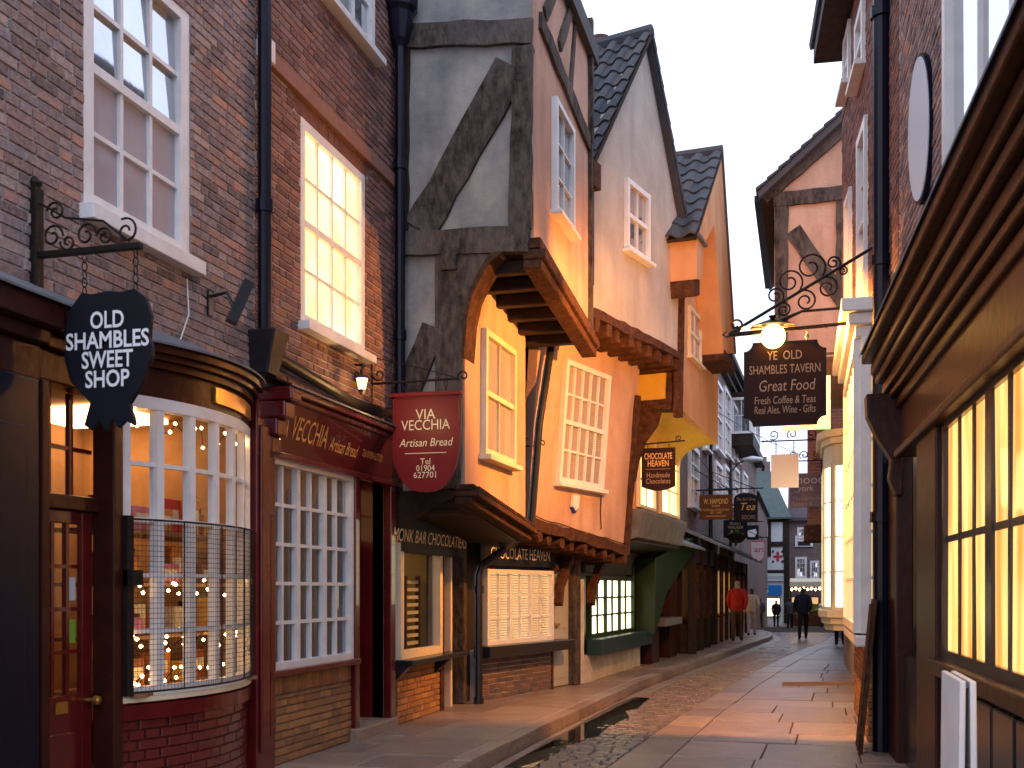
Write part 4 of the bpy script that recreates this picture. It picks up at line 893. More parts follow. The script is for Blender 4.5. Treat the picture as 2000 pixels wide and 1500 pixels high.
for i in range(n):
    t = (i + .75) / (n + .2); uu = bl_[0] + (br_[0] - bl_[0]) * t; zz = bl_[1] + (br_[1] - bl_[1]) * t
    mb = MB(); r_ = .075; mb.tube([F4(uu, zz - .19, -.8), F4(uu, zz - .19, .03 + random.uniform(-.03, .04))], r_, 8); obj('jetty_joist', mb, M['timber_b'], h4)
mb = MB(); mb.hexa([F4(bl_[0], bl_[1] - .16, -.1), F4(br_[0], br_[1] - .16, -.1), F4(br_[0], br_[1] - .16, -1.0), F4(bl_[0], bl_[1] - .16, -1.0), F4(bl_[0], bl_[1] - .1, -.1), F4(br_[0], br_[1] - .1, -.1), F4(br_[0], br_[1] - .1, -1.0), F4(bl_[0], bl_[1] - .1, -1.0)]); obj('jetty_soffit', mb, M['timber_k'], h4)
beam(h4, F4, [(br_[0] - .06, br_[1]), (tr_[0] - .06, tr_[1] - .5)], .14, -.1, .05, M['timber_b'], name='corner_post')
q = f4(1118, 985); ab = thing('alarm_box', 'white burglar alarm box with blue base on the orange-lit wall', 'alarm', F4(q[0], q[1], 0))
mb = MB(); mb.prism(F4, [(q[0] - .09, q[1] + .13), (q[0] + .09, q[1] + .13), (q[0] + .09, q[1] - .04), (q[0], q[1] - .1), (q[0] - .09, q[1] - .04)], 0.001, .07); obj('casing', mb, M['white'], ab, bevel=.015)
mb = MB(); mb.prism(F4, [(q[0] - .085, q[1] - .045), (q[0] + .085, q[1] - .045), (q[0], q[1] - .13), ], 0.001, .06); obj('strobe', mb, mat('alarm_blue', (.02, .04, .4), .2), ab)
mb = MB(); mb.box(G4, .02, brr[0] - .02, bl[1] + .02, el[1] - .1, -4, -.15); mb.box(F4, bl_[0] + .05, br_[0] - .05, bl_[1] - .05, bl[1], -4, -.3); mb.box(G4, -.3, brr[0], 2.3, bl[1] - .1, -5, -1.2); obj('house_core', mb, M['timber_k'], h4)
# drainpipe between third and fourth house
q0 = ground_px(932, 1374, .12); P0 = Vector((q0.x + .02, q0.y, 0))
pt_ = F4.px(1028, 1035); e1 = F4(pt_[0] - .06, pt_[1] + .05, .1); pm = F4.px(1040, 830); e2 = F4(pm[0] - .04, pm[1], .12); pt2 = F4.px(1062, 668); e3 = F4(pt2[0] - .03, pt2[1], .14)
zk = EYE + (HY - 1105) / F * proj(P0)[2]
pipe(h4, [(P0.x, P0.y, .12), (P0.x, P0.y, zk - .12), (P0.x + .03, P0.y + .02, zk), e1 - Vector((.06, .0, .1)), e1, e2, e3], .052, M['black'], collars=[(P0.x, P0.y, .16), (P0.x, P0.y, zk - .3)])
# ground floor of the fourth house
g4w = Wall((-4.12, 13.36), (-3.32, 16.62)); GP = lambda x, y: g4w.px(x, y)
a, b = GP(946, 1180), GP(1076, 1180); zt = (GP(946, 1108)[1] + GP(1076, 1118)[1]) / 2; zb_ = (GP(950, 1262)[1] + GP(1070, 1248)[1]) / 2
mb = MB(); mb.box(g4w, 0, g4w.L, .1, 2.6, -.3, -.16); obj('ground_floor_wall', mb, M['timber_k'], h4)
mb = MB(); mb.box(g4w, a[0] - .1, b[0] + .02, .1, zb_ - .06, -.2, 0); obj('stall_riser', mb, M['mortar'], h4)
bricks(h4, g4w, a[0] - .1, b[0] + .02, .13, zb_ - .08, [], M['brick_g'] if 'brick_g' in M else M['brick_a'], n_single=120)
window(h4, g4w, a[0], b[0], zb_, zt, 6, 3, M['pane_warm'], fw=.06, o=-.02, depth=.07, sill=False, blind=True, bar=.025, heavy=2)
mb = MB(); mb.box(g4w, a[0] - .25, GP(1094, 1260)[0], zb_ - .15, zb_ - .0, -.02, .24); obj('window_shelf', mb, M['black'], h4, bevel=.01)
d0, d1 = GP(1079, 1200)[0], GP(1116, 1200)[0]; dzt = GP(1098, 1116)[1]
mb = MB(); mb.box(g4w, d0, d1, .13, dzt, -.10, -.05)
for k_, (za, zc_) in enumerate(((.25, .9), (1.0, dzt - .12))): mb.box(g4w, d0 + .12, d1 - .12, za, zc_, -.05, -.04)
dd = obj('door', mb, M['door_grey'], h4, bevel=.006)
mb = MB(); mb.box(g4w, d0 + .05, d0 + .09, 1.0, 1.12, -.05, .0); mb.box(g4w, d0 + .09, d0 + .25, 1.04, 1.08, -.02, .0); obj('door_handle', mb, M['brass'] if 'brass' in M else M['gold_txt'], dd)
mb = MB(); mb.box(g4w, d0 - .06, d0, .12, dzt + .1, -.12, .02); mb.box(g4w, d0, d1, dzt, dzt + .1, -.12, .015); obj('door_frame', mb, M['timber_b'], h4)
mb = MB(); mb.box(g4w, d1, d1 + .22, .12, 2.5, -.16, .06); obj('timber_post', mb, M['timber'], h4, bevel=.015)
mb = MB(); mb.box(g4w, d1 + .22, d1 + .36, .12, 1.75, -.1, .05); obj('post_plinth', mb, M['whitewash'], h4, bevel=.01)
for (xa, ya), (xb, yb), (xc, yc) in (((1078, 1180), (1095, 1110), (1125, 1078)), ((1142, 1180), (1155, 1120), (1190, 1085))):
    p = [g4w.px(xa, ya), g4w.px(xb, yb), g4w.px(xc, yc)]
    beam(h4, g4w, [(p[0][0], p[0][1]), (p[0][0] + .04, (p[0][1] + p[1][1]) / 2), (p[1][0], p[1][1]), (p[1][0] + .12, p[1][1] + .16)], .10, .04, .16, M['timber_b'], name='jetty_bracket')
zf = (GP(955, 1080)[1] + GP(1070, 1090)[1]) / 2
mb = MB(); mb.box(g4w, a[0] - .15, b[0] + .1, zf - .15, zf + .19, -.02, .03); obj('fascia_board', mb, M['black_board'], h4)
a_, b_ = GP(955, 1080)[0], GP(1070, 1090)[0]
text('fascia_lettering', 'CHOCOLATE HEAVEN', g4w, (a_ + b_) / 2, zf + .01, .22, M['cream_txt'], h4, width=b_ - a_, o=.034)
# ---------------------------------------------------------------- fifth house: orange plaster, coved, pantiled gable
h5 = thing('gabled_house', 'bright orange plastered house with pantiled gable and coved overhang', 'house', (-2.6, 19, .12))
F5 = Wall((-1.93, 17.35), (-1.55, 21.2)); f5 = lambda x, y: F5.px(x, y)
pk5 = f5(1408, 300); el5 = f5(1312, 462); zb5 = f5(1395, 862)[1]; uR = f5(1402, 600)[0]
mb = MB(); mb.prism(F5, [(-.05, zb5 + .15), (uR, zb5), (uR + .05, f5(1400, 480)[1]), (uR + .05, f5(1400, 400)[1]), (pk5[0], f5(1405, 345)[1]), (-.05, el5[1])], -.14, 0); obj('front_wall', mb, M['plaster_orange'], h5)
pantile_roof(h5, F5, F5.px(1359, 456, .4), F5.px(1409, 296, .4), 2.6, 8, 8, over=.42)
# overhanging gable frame: boxed legs either side of a recessed front
fo = lambda x, y: F5.px(x, y, .40)
zb6 = fo(1420, 690)[1]
gp = [fo(1361, 545), fo(1372, 545), fo(1375, 476), fo(1395, 440), fo(1413, 690), fo(1434, 690), fo(1409, 298), fo(1361, 464)]
for k_, quad in enumerate(([0, 1, 2, 7], [7, 2, 3, 6], [3, 4, 5, 6])):
    mb = MB(); mb.prism(F5, [gp[i_] for i_ in quad], -.1, .40); obj('gable_frame', mb, M['plaster_orange'], h5)
mb = MB(); mb.prism(F5, [(gp[0][0] + .04, gp[0][1] - .26), (gp[1][0], gp[1][1] - .26), (gp[1][0], gp[1][1] - .003), (gp[0][0], gp[0][1] - .003)], -.1, .36); obj('eaves_corbel', mb, M['timber_b'], h5, bevel=.02)
mb = MB(); mb.prism(F5, [(gp[4][0], zb6 - .2), (gp[5][0], zb6 - .2), (gp[5][0], zb6 - .003), (gp[4][0], zb6 - .003)], -.1, .42); obj('eaves_corbel', mb, M['timber_b'], h5, bevel=.02)
mb = MB(); mb.prism(F5, [(gp[6][0] - .05, gp[6][1] + .03), (gp[5][0], gp[5][1]), (gp[5][0] + .07, gp[5][1]), (gp[6][0] + .03, gp[6][1] + .08)], -2.4, .43); obj('roof', mb, M['tile'], h5)
mb = MB(); mb.prism(F5, [(gp[7][0] - .05, gp[7][1]), (gp[2][0], gp[7][1] + .02), (gp[2][0], gp[7][1] + .07), (gp[7][0] - .05, gp[7][1] + .06)], -.05, .46); obj('lead_gutter', mb, M['lead'], h5, bevel=.012)
w0, w1 = f5(1343, 650)[0], f5(1366, 650)[0]
window(h5, F5, w0, w1, f5(1355, 706)[1], f5(1355, 610)[1], 2, 2, M['pane_blind'], frame=M['cream'], fw=.06, o=0, depth=.05, meet=1, silld=.05, sillw=.05)
mb = MB(); mb.box(F5, .0, uR, zb5 + .3, el5[1], -4, -.15); obj('house_core', mb, M['timber_k'], h5)
# cove curving back under the overhang
B5 = Wall((-2.62, 17.35), (-2.32, 21.0)); zc0 = 3.95
n = 8; mb = MB()
for k_ in range(n):
    t0, t1 = k_ / n * math.pi / 2, (k_ + 1) / n * math.pi / 2
    def cv(t, u, tt):
        a0 = B5(u * B5.L, 0, .02); a1 = F5(u * uR, 0, -.01); s = 1 - math.cos(t); z = zc0 + (zb5 + .16 * (1 - u) - zc0) * math.sin(t) ** .8
        p = a0.lerp(a1, s); return Vector((p.x, p.y, z + tt))
    mb.hexa([cv(t0, 0, 0), cv(t0, 1, 0), cv(t1, 1, 0), cv(t1, 0, 0), cv(t0, 0, .06), cv(t0, 1, .06), cv(t1, 1, .06), cv(t1, 0, .06)])
obj('cove', mb, M['plaster_yellow'], h5)
yp = Wall((-2.66, 17.33), (-1.93, 17.33)); b0p, b1p = yp.px(1251, 745), yp.px(1308, 745)
mb = MB(); mb.box(yp, -.05, .66, yp.px(1280, 782)[1], yp.px(1280, 700)[1] + .1, -.05, 0); obj('end_panel', mb, M['plaster_yellow'], h5)
beam(h5, yp, [(b1p[0] + .03, yp.px(1310, 790)[1] - .05), (b1p[0] + .05, yp.px(1310, 690)[1])], .17, -.04, .06, M['timber_b'], name='panel_post')
beam(h5, yp, [(-.15, yp.px(1280, 795)[1]), (b1p[0] + .12, yp.px(1280, 790)[1])], .17, -.3, .07, M['timber_b'], name='panel_rail')
q = [yp.px(*p) for p in ((1236, 800), (1292, 800), (1284, 830), (1262, 860), (1247, 900), (1240, 945), (1232, 945), (1236, 860))]
mb = MB(); mb.prism(yp, q, -.12, .02); obj('jetty_bracket', mb, M['timber_b'], h5, bevel=.01)
# first floor behind, with the lit oriel
mb = MB(); mb.box(B5, -.05, B5.L, 2.75, zc0 + .1, -.3, 0); obj('first_floor_wall', mb, M['plaster_orange'], h5)
ow0, ow1 = B5.px(1243, 930)[0], B5.px(1276, 930)[0]; ow2, ow3 = B5.px(1286, 930)[0], B5.px(1322, 930)[0]
for (wa, wb) in ((max(ow0, .02), ow1), (ow2, ow3)):
    window(h5, B5, wa, wb, B5.px(1285, 1003)[1], B5.px(1285, 850)[1], 2, 3, M['pane_lit'], frame=M['cream'], fw=.05, o=.0, depth=.06, sill=False)
mb = MB(); zl = B5.px(1285, 1008)[1]
mb.prism(lambda u, z, o: B5(o, z, u), [(-.1, zl - .5), (.05, zl - .45), (.16, zl - .05), (.16, zl), (-.1, zl)], -.1, B5.L); obj('lead_fascia', mb, M['lead'], h5)
mb = MB(); mb.prism(lambda u, z, o: B5(o, z, u), [(-.7, zl - .62), (.0, zl - .52), (.0, zl - .5), (-.7, zl - .5)], -.05, B5.L); obj('soffit', mb, M['timber_k'], h5)
# ground floor: green shop
g5 = Wall((-3.30, 16.68), (-3.03, 20.7)); p5 = lambda x, y: g5.px(x, y)
mb = MB(); mb.box(g5, 0, g5.L, .1, 2.9, -.3, -.14); obj('ground_floor_wall', mb, M['timber_k'], h5)
a, b = p5(1152, 1180), p5(1238, 1180); zs = (p5(1150, 1246)[1] + p5(1240, 1234)[1]) / 2; zt = (p5(1155, 1122)[1] + p5(1235, 1130)[1]) / 2
window(h5, g5, a[0], b[0], zs, zt, 6, 3, M['pane_glow'], frame=M['green'], fw=.07, o=-.05, depth=.07, sill=False, heavy=2, bar=.03, mull=.09)
mb = MB(); mb.box(g5, b[0], b[0] + .5, zs, zt + .25, -.12, -.02); obj('side_panel', mb, M['green'], h5)
mb = MB(); mb.box(g5, a[0] - .12, b[0] + .65, zs - .26, zs - .0, -.02, .22); obj('window_shelf', mb, M['teal'], h5, bevel=.015)
mb = MB(); mb.box(g5, .0, b[0] + .55, .1, zs - .26, -.14, .0); obj('stall_riser', mb, M['whitewash'], h5)
mb = MB(); mb.box(g5, 0, g5.L, zt + .05, zt + .5, -.1, -.04); obj('fascia_board', mb, M['timber_k'], h5)
# big green curved brace and brown shop at the corner
cvp = [p5(*p) for p in ((1245, 1090), (1325, 1050), (1322, 1085), (1295, 1120), (1268, 1160), (1252, 1215), (1243, 1240))]
mb = MB(); mb.prism(g5, cvp, -.02, .35); obj('curved_brace', mb, M['green'], h5, bevel=.01)
s5 = Wall((-3.0, 20.75), (-2.80, 24.4)); q5 = lambda x, y: s5.px(x, y)
sh5 = thing('brown_shopfront', 'dark red-brown wooden shopfront with projecting shelf beyond the green window', 'shopfront', (-3.0, 22.5, .12))
mb = MB(); mb.box(s5, 0, s5.L, .1, 2.9, -.4, -.1); obj('wall', mb, M['brown_gloss'], sh5)
for (xa, xb) in ((1262, 1276), (1298, 1312), (1322, 1331)):
    mb = MB(); mb.box(s5, s5.px(xa, 1200)[0], s5.px(xb, 1200)[0], .12, 2.6, -.1, .12); obj('post', mb, M['brown_gloss'], sh5, bevel=.012)
mb = MB(); mb.box(s5, .6, 2.6, .85, 1.0, -.1, .35); obj('display_shelf', mb, M['lead'], sh5, bevel=.012)
window(sh5, s5, .5, 1.6, 1.05, 2.2, 2, 2, M['pane_shop'], frame=M['brown_gloss'], o=-.08, sill=False)
window(sh5, s5, 2.0, 3.2, 1.05, 2.2, 2, 2, M['pane_shop'], frame=M['brown_gloss'], o=-.08, sill=False)
mb = MB(); mb.hexa([s5(-.2, 2.45, .7), s5(s5.L, 2.45, .7), s5(s5.L, 2.75, -.1), s5(-.2, 2.75, -.1), s5(-.2, 2.5, .7), s5(s5.L, 2.5, .7), s5(s5.L, 2.85, -.1), s5(-.2, 2.85, -.1)]); obj('pent_roof', mb, M['lead'], sh5)
# ---------------------------------------------------------------- left terrace beyond
def winpx(parent, W, xl, xr, yt, yb, cols, rows, pane, **k):
    xm = (xl + xr) / 2; a, b = W.px(xl, (yt + yb) / 2)[0], W.px(xr, (yt + yb) / 2)[0]
    return window(parent, W, min(a, b), max(a, b), W.px(xm, yb)[1], W.px(xm, yt)[1], cols, rows, pane, **k)
T = Wall((-2.80, 24.45), (-2.33, 42.6))
tr = thing('brick_terrace', 'Georgian brick terrace with tall white sash windows behind the hanging signs', 'house', (-3, 33, .1))
mb = MB(); mb.box(T, 0, T.L, -.3, 8.75, -3.0, 0); obj('wall', mb, M['brick_far'], tr)
for (xl, xr, yt, yb) in ((1343, 1361, 872, 992), (1394, 1408, 748, 884), (1412, 1424, 764, 893), (1394, 1407, 905, 985), (1412, 1423, 912, 985), (1431, 1441, 915, 985), (1362, 1376, 640, 760), (1372, 1380, 800, 880), (1430, 1438, 800, 900)):
    winpx(tr, T, xl, xr, yt, yb, 2, 4, M['pane_sky'], fw=.12, o=.0, depth=.08, meet=2, bar=.035, silld=.1)
for k_, (z0, z1, o1) in enumerate(((8.5, 8.65, .18), (8.65, 8.78, .34), (8.78, 8.95, .48))):
    mb = MB(); mb.box(T, 0, T.L + .2, z0, z1 - .003, -.1, o1); obj('cornice', mb, M['timber_k'], tr)
mb = MB(); mb.hexa([T(0, 8.95, .3), T(T.L, 8.95, .3), T(T.L, 8.95, -3), T(0, 8.95, -3), T(0, 9.0, .3), T(T.L, 9.0, .3), T(T.L, 10.6, -3), T(0, 10.6, -3)]); obj('roof', mb, M['tile'], tr)
pq = T.px(1381, 860)[0]; pipe(tr, [T(pq, 8.4, .1), T(pq, 2.7, .1)], .06, M['black'])
pq = T.px(1421, 1000)[0]; pipe(tr, [T(pq, 6, .1), T(pq, 2.7, .1)], .05, M['black'])
t2 = thing('oriel_house', 'lower brick house with a blue-grey oriel window at the end of the left terrace', 'house', (-2.5, 46, -.2))
T2 = Wall((-2.31, 42.7), (-2.1, 52.0))
mb = MB(); mb.box(T2, 0, T2.L, -.6, 7.6, -4, 0); obj('wall', mb, M['brick_far'], t2)
q0, q1 = T2.px(1428, 820)[0], T2.px(1446, 820)[0]; za, zb2 = T2.px(1437, 862)[1], T2.px(1437, 795)[1]
mb = MB(); mb.box(T2, q0, q1 - .2, za - .4, za, 0, .75); mb.box(T2, q0, q1 - .2, zb2, zb2 + .2, 0, .8); obj('oriel_base', mb, M['timber_k'], t2)
OE = Wall((T2(q0, 0, 0).x, T2(q0, 0, 0).y), (T2(q0, 0, .7).x, T2(q0, 0, .7).y))
window(t2, OE, 0, OE.L, za, zb2, 2, 2, M['pane_sky'], fw=.08, sill=False)
OF = Wall((T2(q0, 0, .7).x, T2(q0, 0, .7).y), (T2(q1 - .2, 0, .7).x, T2(q1 - .2, 0, .7).y)); window(t2, OF, 0, OF.L, za, zb2, 3, 2, M['pane_sky'], fw=.08, sill=False)
winpx(t2, T2, 1449, 1458, 925, 965, 2, 2, M['pane_sky'], fw=.1)
mb = MB(); mb.box(T2, 0, T2.L, 7.3, 7.6, 0, .4); obj('cornice', mb, M['timber_k'], t2)
mb = MB(); mb.box(T2, 4.0, 5.2, 7.6, 9.3, -1.5, -.3); obj('chimney', mb, M['brick_far'], t2)
# pent roofs and shopfronts along the terrace foot
for k_, (ua, ub_, zz, lab) in enumerate(((.2, 4.6, 2.55, 'dark shopfront under a lead pent roof nearest the orange house'), (4.9, 9.6, 2.55, 'warm-lit shopfront under green slate pent roof beside the red-jacketed walker'), (10.0, 15.5, 2.5, 'farthest shopfront under green slate pent roof on the left terrace'))):
    p = thing('pentice_shopfront', lab, 'shopfront', T(ua + 1, .1, .4))
    mb = MB(); mb.hexa([T(ua, zz, 1.0), T(ub_, zz, 1.0), T(ub_, zz + .45, 0), T(ua, zz + .45, 0), T(ua, zz + .05, 1.0), T(ub_, zz + .05, 1.0), T(ub_, zz + .53, 0), T(ua, zz + .53, 0)]); pr = obj('pent_roof', mb, M['slate'] if k_ else M['lead'], p)
    if k_:
        for r_ in range(4):
            mb = MB(); t0, t1 = r_ / 4, (r_ + 1.15) / 4
            def rp(u, t, h): return T(u, zz + .05 + .48 * t + h, 1.0 - t)
            mb.hexa([rp(ua, t0, .0), rp(ub_, t0, .0), rp(ub_, min(t1, 1), .0), rp(ua, min(t1, 1), .0), rp(ua, t0, .035), rp(ub_, t0, .035), rp(ub_, min(t1, 1), .012), rp(ua, min(t1, 1), .012)]); obj('slate_course', mb, M['slate'], pr)
    mb = MB(); mb.box(T, ua, ub_, zz - .35, zz, .3, .42); obj('fascia', mb, M['brown_gloss'] if k_ == 0 else M['timber_b'], p)
    mb = MB(); mb.box(T, ua, ub_, .0, .8, .1, .36); obj('stall_riser', mb, M['timber_k'] if k_ == 0 else M['cream'], p)
    n = 3
    for i in range(n):
        wa, wb = ua + (ub_ - ua) * i / n + .12, ua + (ub_ - ua) * (i + 1) / n - .12
        window(p, T, wa, wb, .85, zz - .4, 2, 1, M['pane_warm'] if k_ else M['pane_shop'], frame=M['timber_b'] if k_ != 1 else M['cream'], o=.3, sill=False)
    for i in range(n + 1):
        uu = ua + (ub_ - ua) * i / n; mb = MB(); mb.box(T, uu - .08, uu + .08, .0, zz, .28, .46); obj('post', mb, M['timber_k'] if k_ != 1 else M['timber_b'], p, bevel=.01)
for (x0, y0, x1, y1) in ((1338, 1020, 1480, 1052),):
    pass
fb = thing('flower_basket', 'leafy hanging basket under the dark signs on the left terrace', 'basket', T(8, 3.3, .7))
mb = MB(); R_ = random.Random(5)
for i in range(260):
    d = Vector((R_.gauss(0, 1), R_.gauss(0, 1), R_.gauss(0, .7))).normalized() * R_.uniform(.08, .24); c = T(8, 3.12, .7) + d
    a = Vector((R_.gauss(0, 1), R_.gauss(0, 1), R_.gauss(0, 1))).normalized() * .06; b = a.cross(Vector((R_.gauss(0, 1), R_.gauss(0, 1), R_.gauss(0, 1)))).normalized() * .035
    mb.add([c - a, c + b, c + a, c - b], [(0, 1, 2, 3)])
obj('foliage', mb, mat('basket_leaf', (.03, .07, .02), .6, (.06, .11, .03), 9), fb, kind='stuff', recalc=False)
mb = MB(); mb.tube([T(8, 2.95, .7), T(8, 3.0, .7), T(8, 3.2, .7)], [.05, .2, .3], 10); mb.tube([T(8, 3.9, 0), T(8, 3.9, .7)], .015, 6); obj('basket', mb, M['timber_k'], fb)
# ---------------------------------------------------------------- buildings closing the street
def block(name, label, Yd, xl, xr, yt, mat_, depth=6):
    W = Wall((-12, Yd), (12, Yd)); a, b, zt = W.px(xl, 1100)[0], W.px(xr, 1100)[0], W.px(xl, yt)[1]
    t = thing(name, label, 'house', ((a + b) / 2 - 12, Yd, gz(Yd))); mb = MB(); mb.box(W, a, b, gz(Yd) - .3, zt, -depth, 0); obj('wall', mb, mat_, t)
    return t, W, a, b, zt
M['white_panel'] = mat('white_panel', (.72, .75, .78), .8, (.62, .65, .68), 1)
bwH, W1, a, b, zt = block('timber_house', 'black and white timber house with green slate roof closing the street', 72, 1440, 1537, 1012, M['white_panel'])
for x in (1447, 1474, 1502, 1533):
    u = W1.px(x, 1100)[0]; mb = MB(); mb.box(W1, u - .13, u + .13, 3.7, zt, 0, .06); obj('timber_post', mb, M['timber_k'], bwH)
for y in (1015, 1063, 1118):
    z = W1.px(1500, y)[1]; mb = MB(); mb.box(W1, a, b, z - .16, z + .16, 0, .07); obj('timber_rail', mb, M['timber_k'], bwH)
mb = MB(); mb.box(W1, W1.px(1534, 1100)[0] - .1, b + .15, gz(72), zt, 0, .08); obj('corner_post', mb, M['timber_k'], bwH)
for (xl, xr, yt, yb, p_) in ((1478, 1487, 1024, 1048, 'pane_sky'), (1492, 1500, 1024, 1048, 'pane_sky'), (1476, 1485, 1072, 1114, 'pane_glow'), (1490, 1499, 1072, 1114, 'pane_glow')):
    winpx(bwH, W1, xl, xr, yt, yb, 1, 2, M[p_], frame=M['white'] if p_ == 'pane_sky' else M['timber_k'], fw=.08, o=.02, sill=False)
q = W1.px(1519, 1087); mb = MB(); mb.box(W1, q[0] - .09, q[0] + .09, q[1] - .32, q[1] + .32, .0, .02); mb.box(W1, q[0] - .28, q[0] + .28, q[1] - .08, q[1] + .08, .0, .021)
cr = obj('painted_cross', mb, mat('cross_red', (.45, .05, .06), .6), bwH)
for sx in (-1, 1):
    for sz in (-1, 1):
        mb = MB(); c = (q[0] + sx * .3, q[1] + sz * .33); mb.prism(W1, [(c[0] - .1, c[1] - .05), (c[0] + .02, c[1] - .1), (c[0] + .1, c[1] + .05), (c[0] - .02, c[1] + .1)], 0, .02); obj('painted_motif', mb, M['timber_k'], cr)
zr = W1.px(1500, 905)[1]
mb = MB(); mb.add([W1(a - .2, zt, .5), W1(b + .3, zt, .5), W1(b - 1.2, zr, -3), W1(a - .2, zr, -3), W1(a - .2, zt - .12, .5), W1(b + .3, zt - .12, .5)], [(0, 1, 2, 3), (4, 5, 1, 0)]); mb.add([W1(b + .3, zt, .5), W1(b + .3, zt, -6), W1(b - 1.2, zr, -3)], [(0, 1, 2)]); obj('roof', mb, M['slate'], bwH, recalc=False)
for x in (1482, 1494):
    u = W1.px(x, 900)[0]; mb = MB(); mb.box(W1, u - .3, u + .25, zr - .5, zr + .45, -3.4, -2.8); mb.tube([W1(u - .1, zr + .45, -3.1), W1(u - .1, zr + .8, -3.1)], .12, 8); obj('chimney', mb, M['brick_far'], bwH)
def flatsign(parent, W, xl, xr, yt, yb, m, o=.1, name='sign_panel', d=.05):
    a_, b_ = W.px(xl, yt)[0], W.px(xr, yt)[0]; mb = MB(); mb.box(W, a_, b_, W.px(xl, yb)[1], W.px(xl, yt)[1], o, o + d); return obj(name, mb, m, parent), (a_ + b_) / 2, (W.px(xl, yb)[1] + W.px(xl, yt)[1]) / 2, b_ - a_
M['sign_white'] = mat('sign_white', (.62, .68, .70), .5); M['sign_blue'] = mat('sign_blue', (.02, .22, .62), .5)
s1, uc, zc, wd = flatsign(bwH, W1, 1472, 1530, 1120, 1135, M['sign_white'])
text('sign_lettering', 'Manpower', W1, uc + .1, zc, .42, mat('lettering_slate', (.2, .3, .38), .5), s1, o=.155)
s2, uc, zc, wd = flatsign(bwH, W1, 1455, 1527, 1143, 1162, M['sign_blue'])
text('sign_lettering', 'GREGGS', W1, W1.px(1470, 1150)[0], zc, .55, M['white_txt'], s2, o=.155)
winpx(bwH, W1, 1466, 1524, 1167, 1205, 4, 1, M['pane_glow'], frame=M['timber_k'], sill=False)
brH, W2, a, b, zt = block('brick_house', 'brown brick house with a to let board beside the black and white house', 73.5, 1538.5, 1640, 1012, M['brick_far'])
winpx(brH, W2, 1557, 1578, 1030, 1050, 3, 2, M['pane_sky'], fw=.12, o=.02); winpx(brH, W2, 1553, 1576, 1088, 1130, 3, 4, M['pane_sky'], fw=.14, o=.02); winpx(brH, W2, 1582, 1600, 1095, 1130, 3, 3, M['pane_sky'], fw=.14, o=.02)
winpx(brH, W2, 1545, 1600, 1165, 1208, 4, 1, M['pane_warm'], frame=M['timber_k'], sill=False)
mb = MB(); mb.add([W2(a, zt, .4), W2(b, zt, .4), W2(b, zt + 3, -4), W2(a, zt + 3, -4), W2(a, zt - .2, .4), W2(b, zt - .2, .4)], [(0, 1, 2, 3), (4, 5, 1, 0)]); mb.add([W2(a, zt, .4), W2(a, zt + 3, -4), W2(a, zt, -4)], [(0, 1, 2)]); obj('roof', mb, mat('roof_plum', (.09, .07, .08), .8, (.07, .055, .06), 2), brH, recalc=False)
tl = thing('to_let_board', 'white to let board with red lettering on the far brick house', 'sign', W2(*W2.px(1571, 1060)))
s3, uc, zc, wd = flatsign(tl, W2, 1553, 1588, 1046, 1068, M['sign_white'], name='board')
text('sign_lettering', 'TO LET', W2, uc, zc + .2, .42, mat('lettering_red', (.5, .03, .05), .5), tl, o=.155, width=wd * .82)
mb = MB(); mb.box(W2, uc - .4, uc + .4, zc - .32, zc - .02, .15, .155); obj('board_panel', mb, M['timber_k'], tl)
st = thing('market_stall', 'market stall with a string of warm bulbs under its awning at the street end', 'stall', (1.0, 62, gz(62)))
S6 = Wall((-8, 62), (8, 62)); a, b = S6.px(1543, 1150)[0], S6.px(1612, 1150)[0]; za, zb2 = S6.px(1570, 1147)[1], S6.px(1570, 1129)[1]
mb = MB(); mb.hexa([S6(a, za, 1), S6(b, za, 1), S6(b, za + .1, -1), S6(a, za + .1, -1), S6(a, za + .3, 1), S6(b, za + .3, 1), S6(b, zb2, -1), S6(a, zb2, -1)]); obj('awning', mb, M['cream'], st)
for u in (a + .05, b - .05): mb = MB(); mb.tube([S6(u, gz(62), .9), S6(u, za, .9)], .03, 6); obj('pole', mb, M['iron'], st)
mb = MB(); mb.box(S6, a + .1, b - .1, gz(62), gz(62) + .8, -.5, .5); obj('counter', mb, M['timber_b'], st)
mb = MB()
R_ = random.Random(2)
for i in range(120):
    c = S6(R_.uniform(a + .1, b - .1), gz(62) + .8 + R_.uniform(0, .35), R_.uniform(-.4, .5)); d = R_.uniform(.05, .14); mb.add([c + Vector((-d, 0, -d)), c + Vector((d, -d, -d)), c + Vector((d, d, d)), c + Vector((-d, 0, d))], [(0, 1, 2), (0, 2, 3)])
obj('greenery', mb, mat('stall_greens', (.05, .09, .02), .7, (.10, .14, .03), 3), st, kind='stuff', recalc=False)
for i in range(9):
    p = S6(a + (b - a) * (i + .5) / 9, za - .12 + .05 * (i % 2), .95); mb = MB(); mb.tube([p - Vector((0, 0, .07)), p, p + Vector((0, 0, .07))], [.02, .07, .02], 6); obj('bulb', mb, M['fairy'], st)
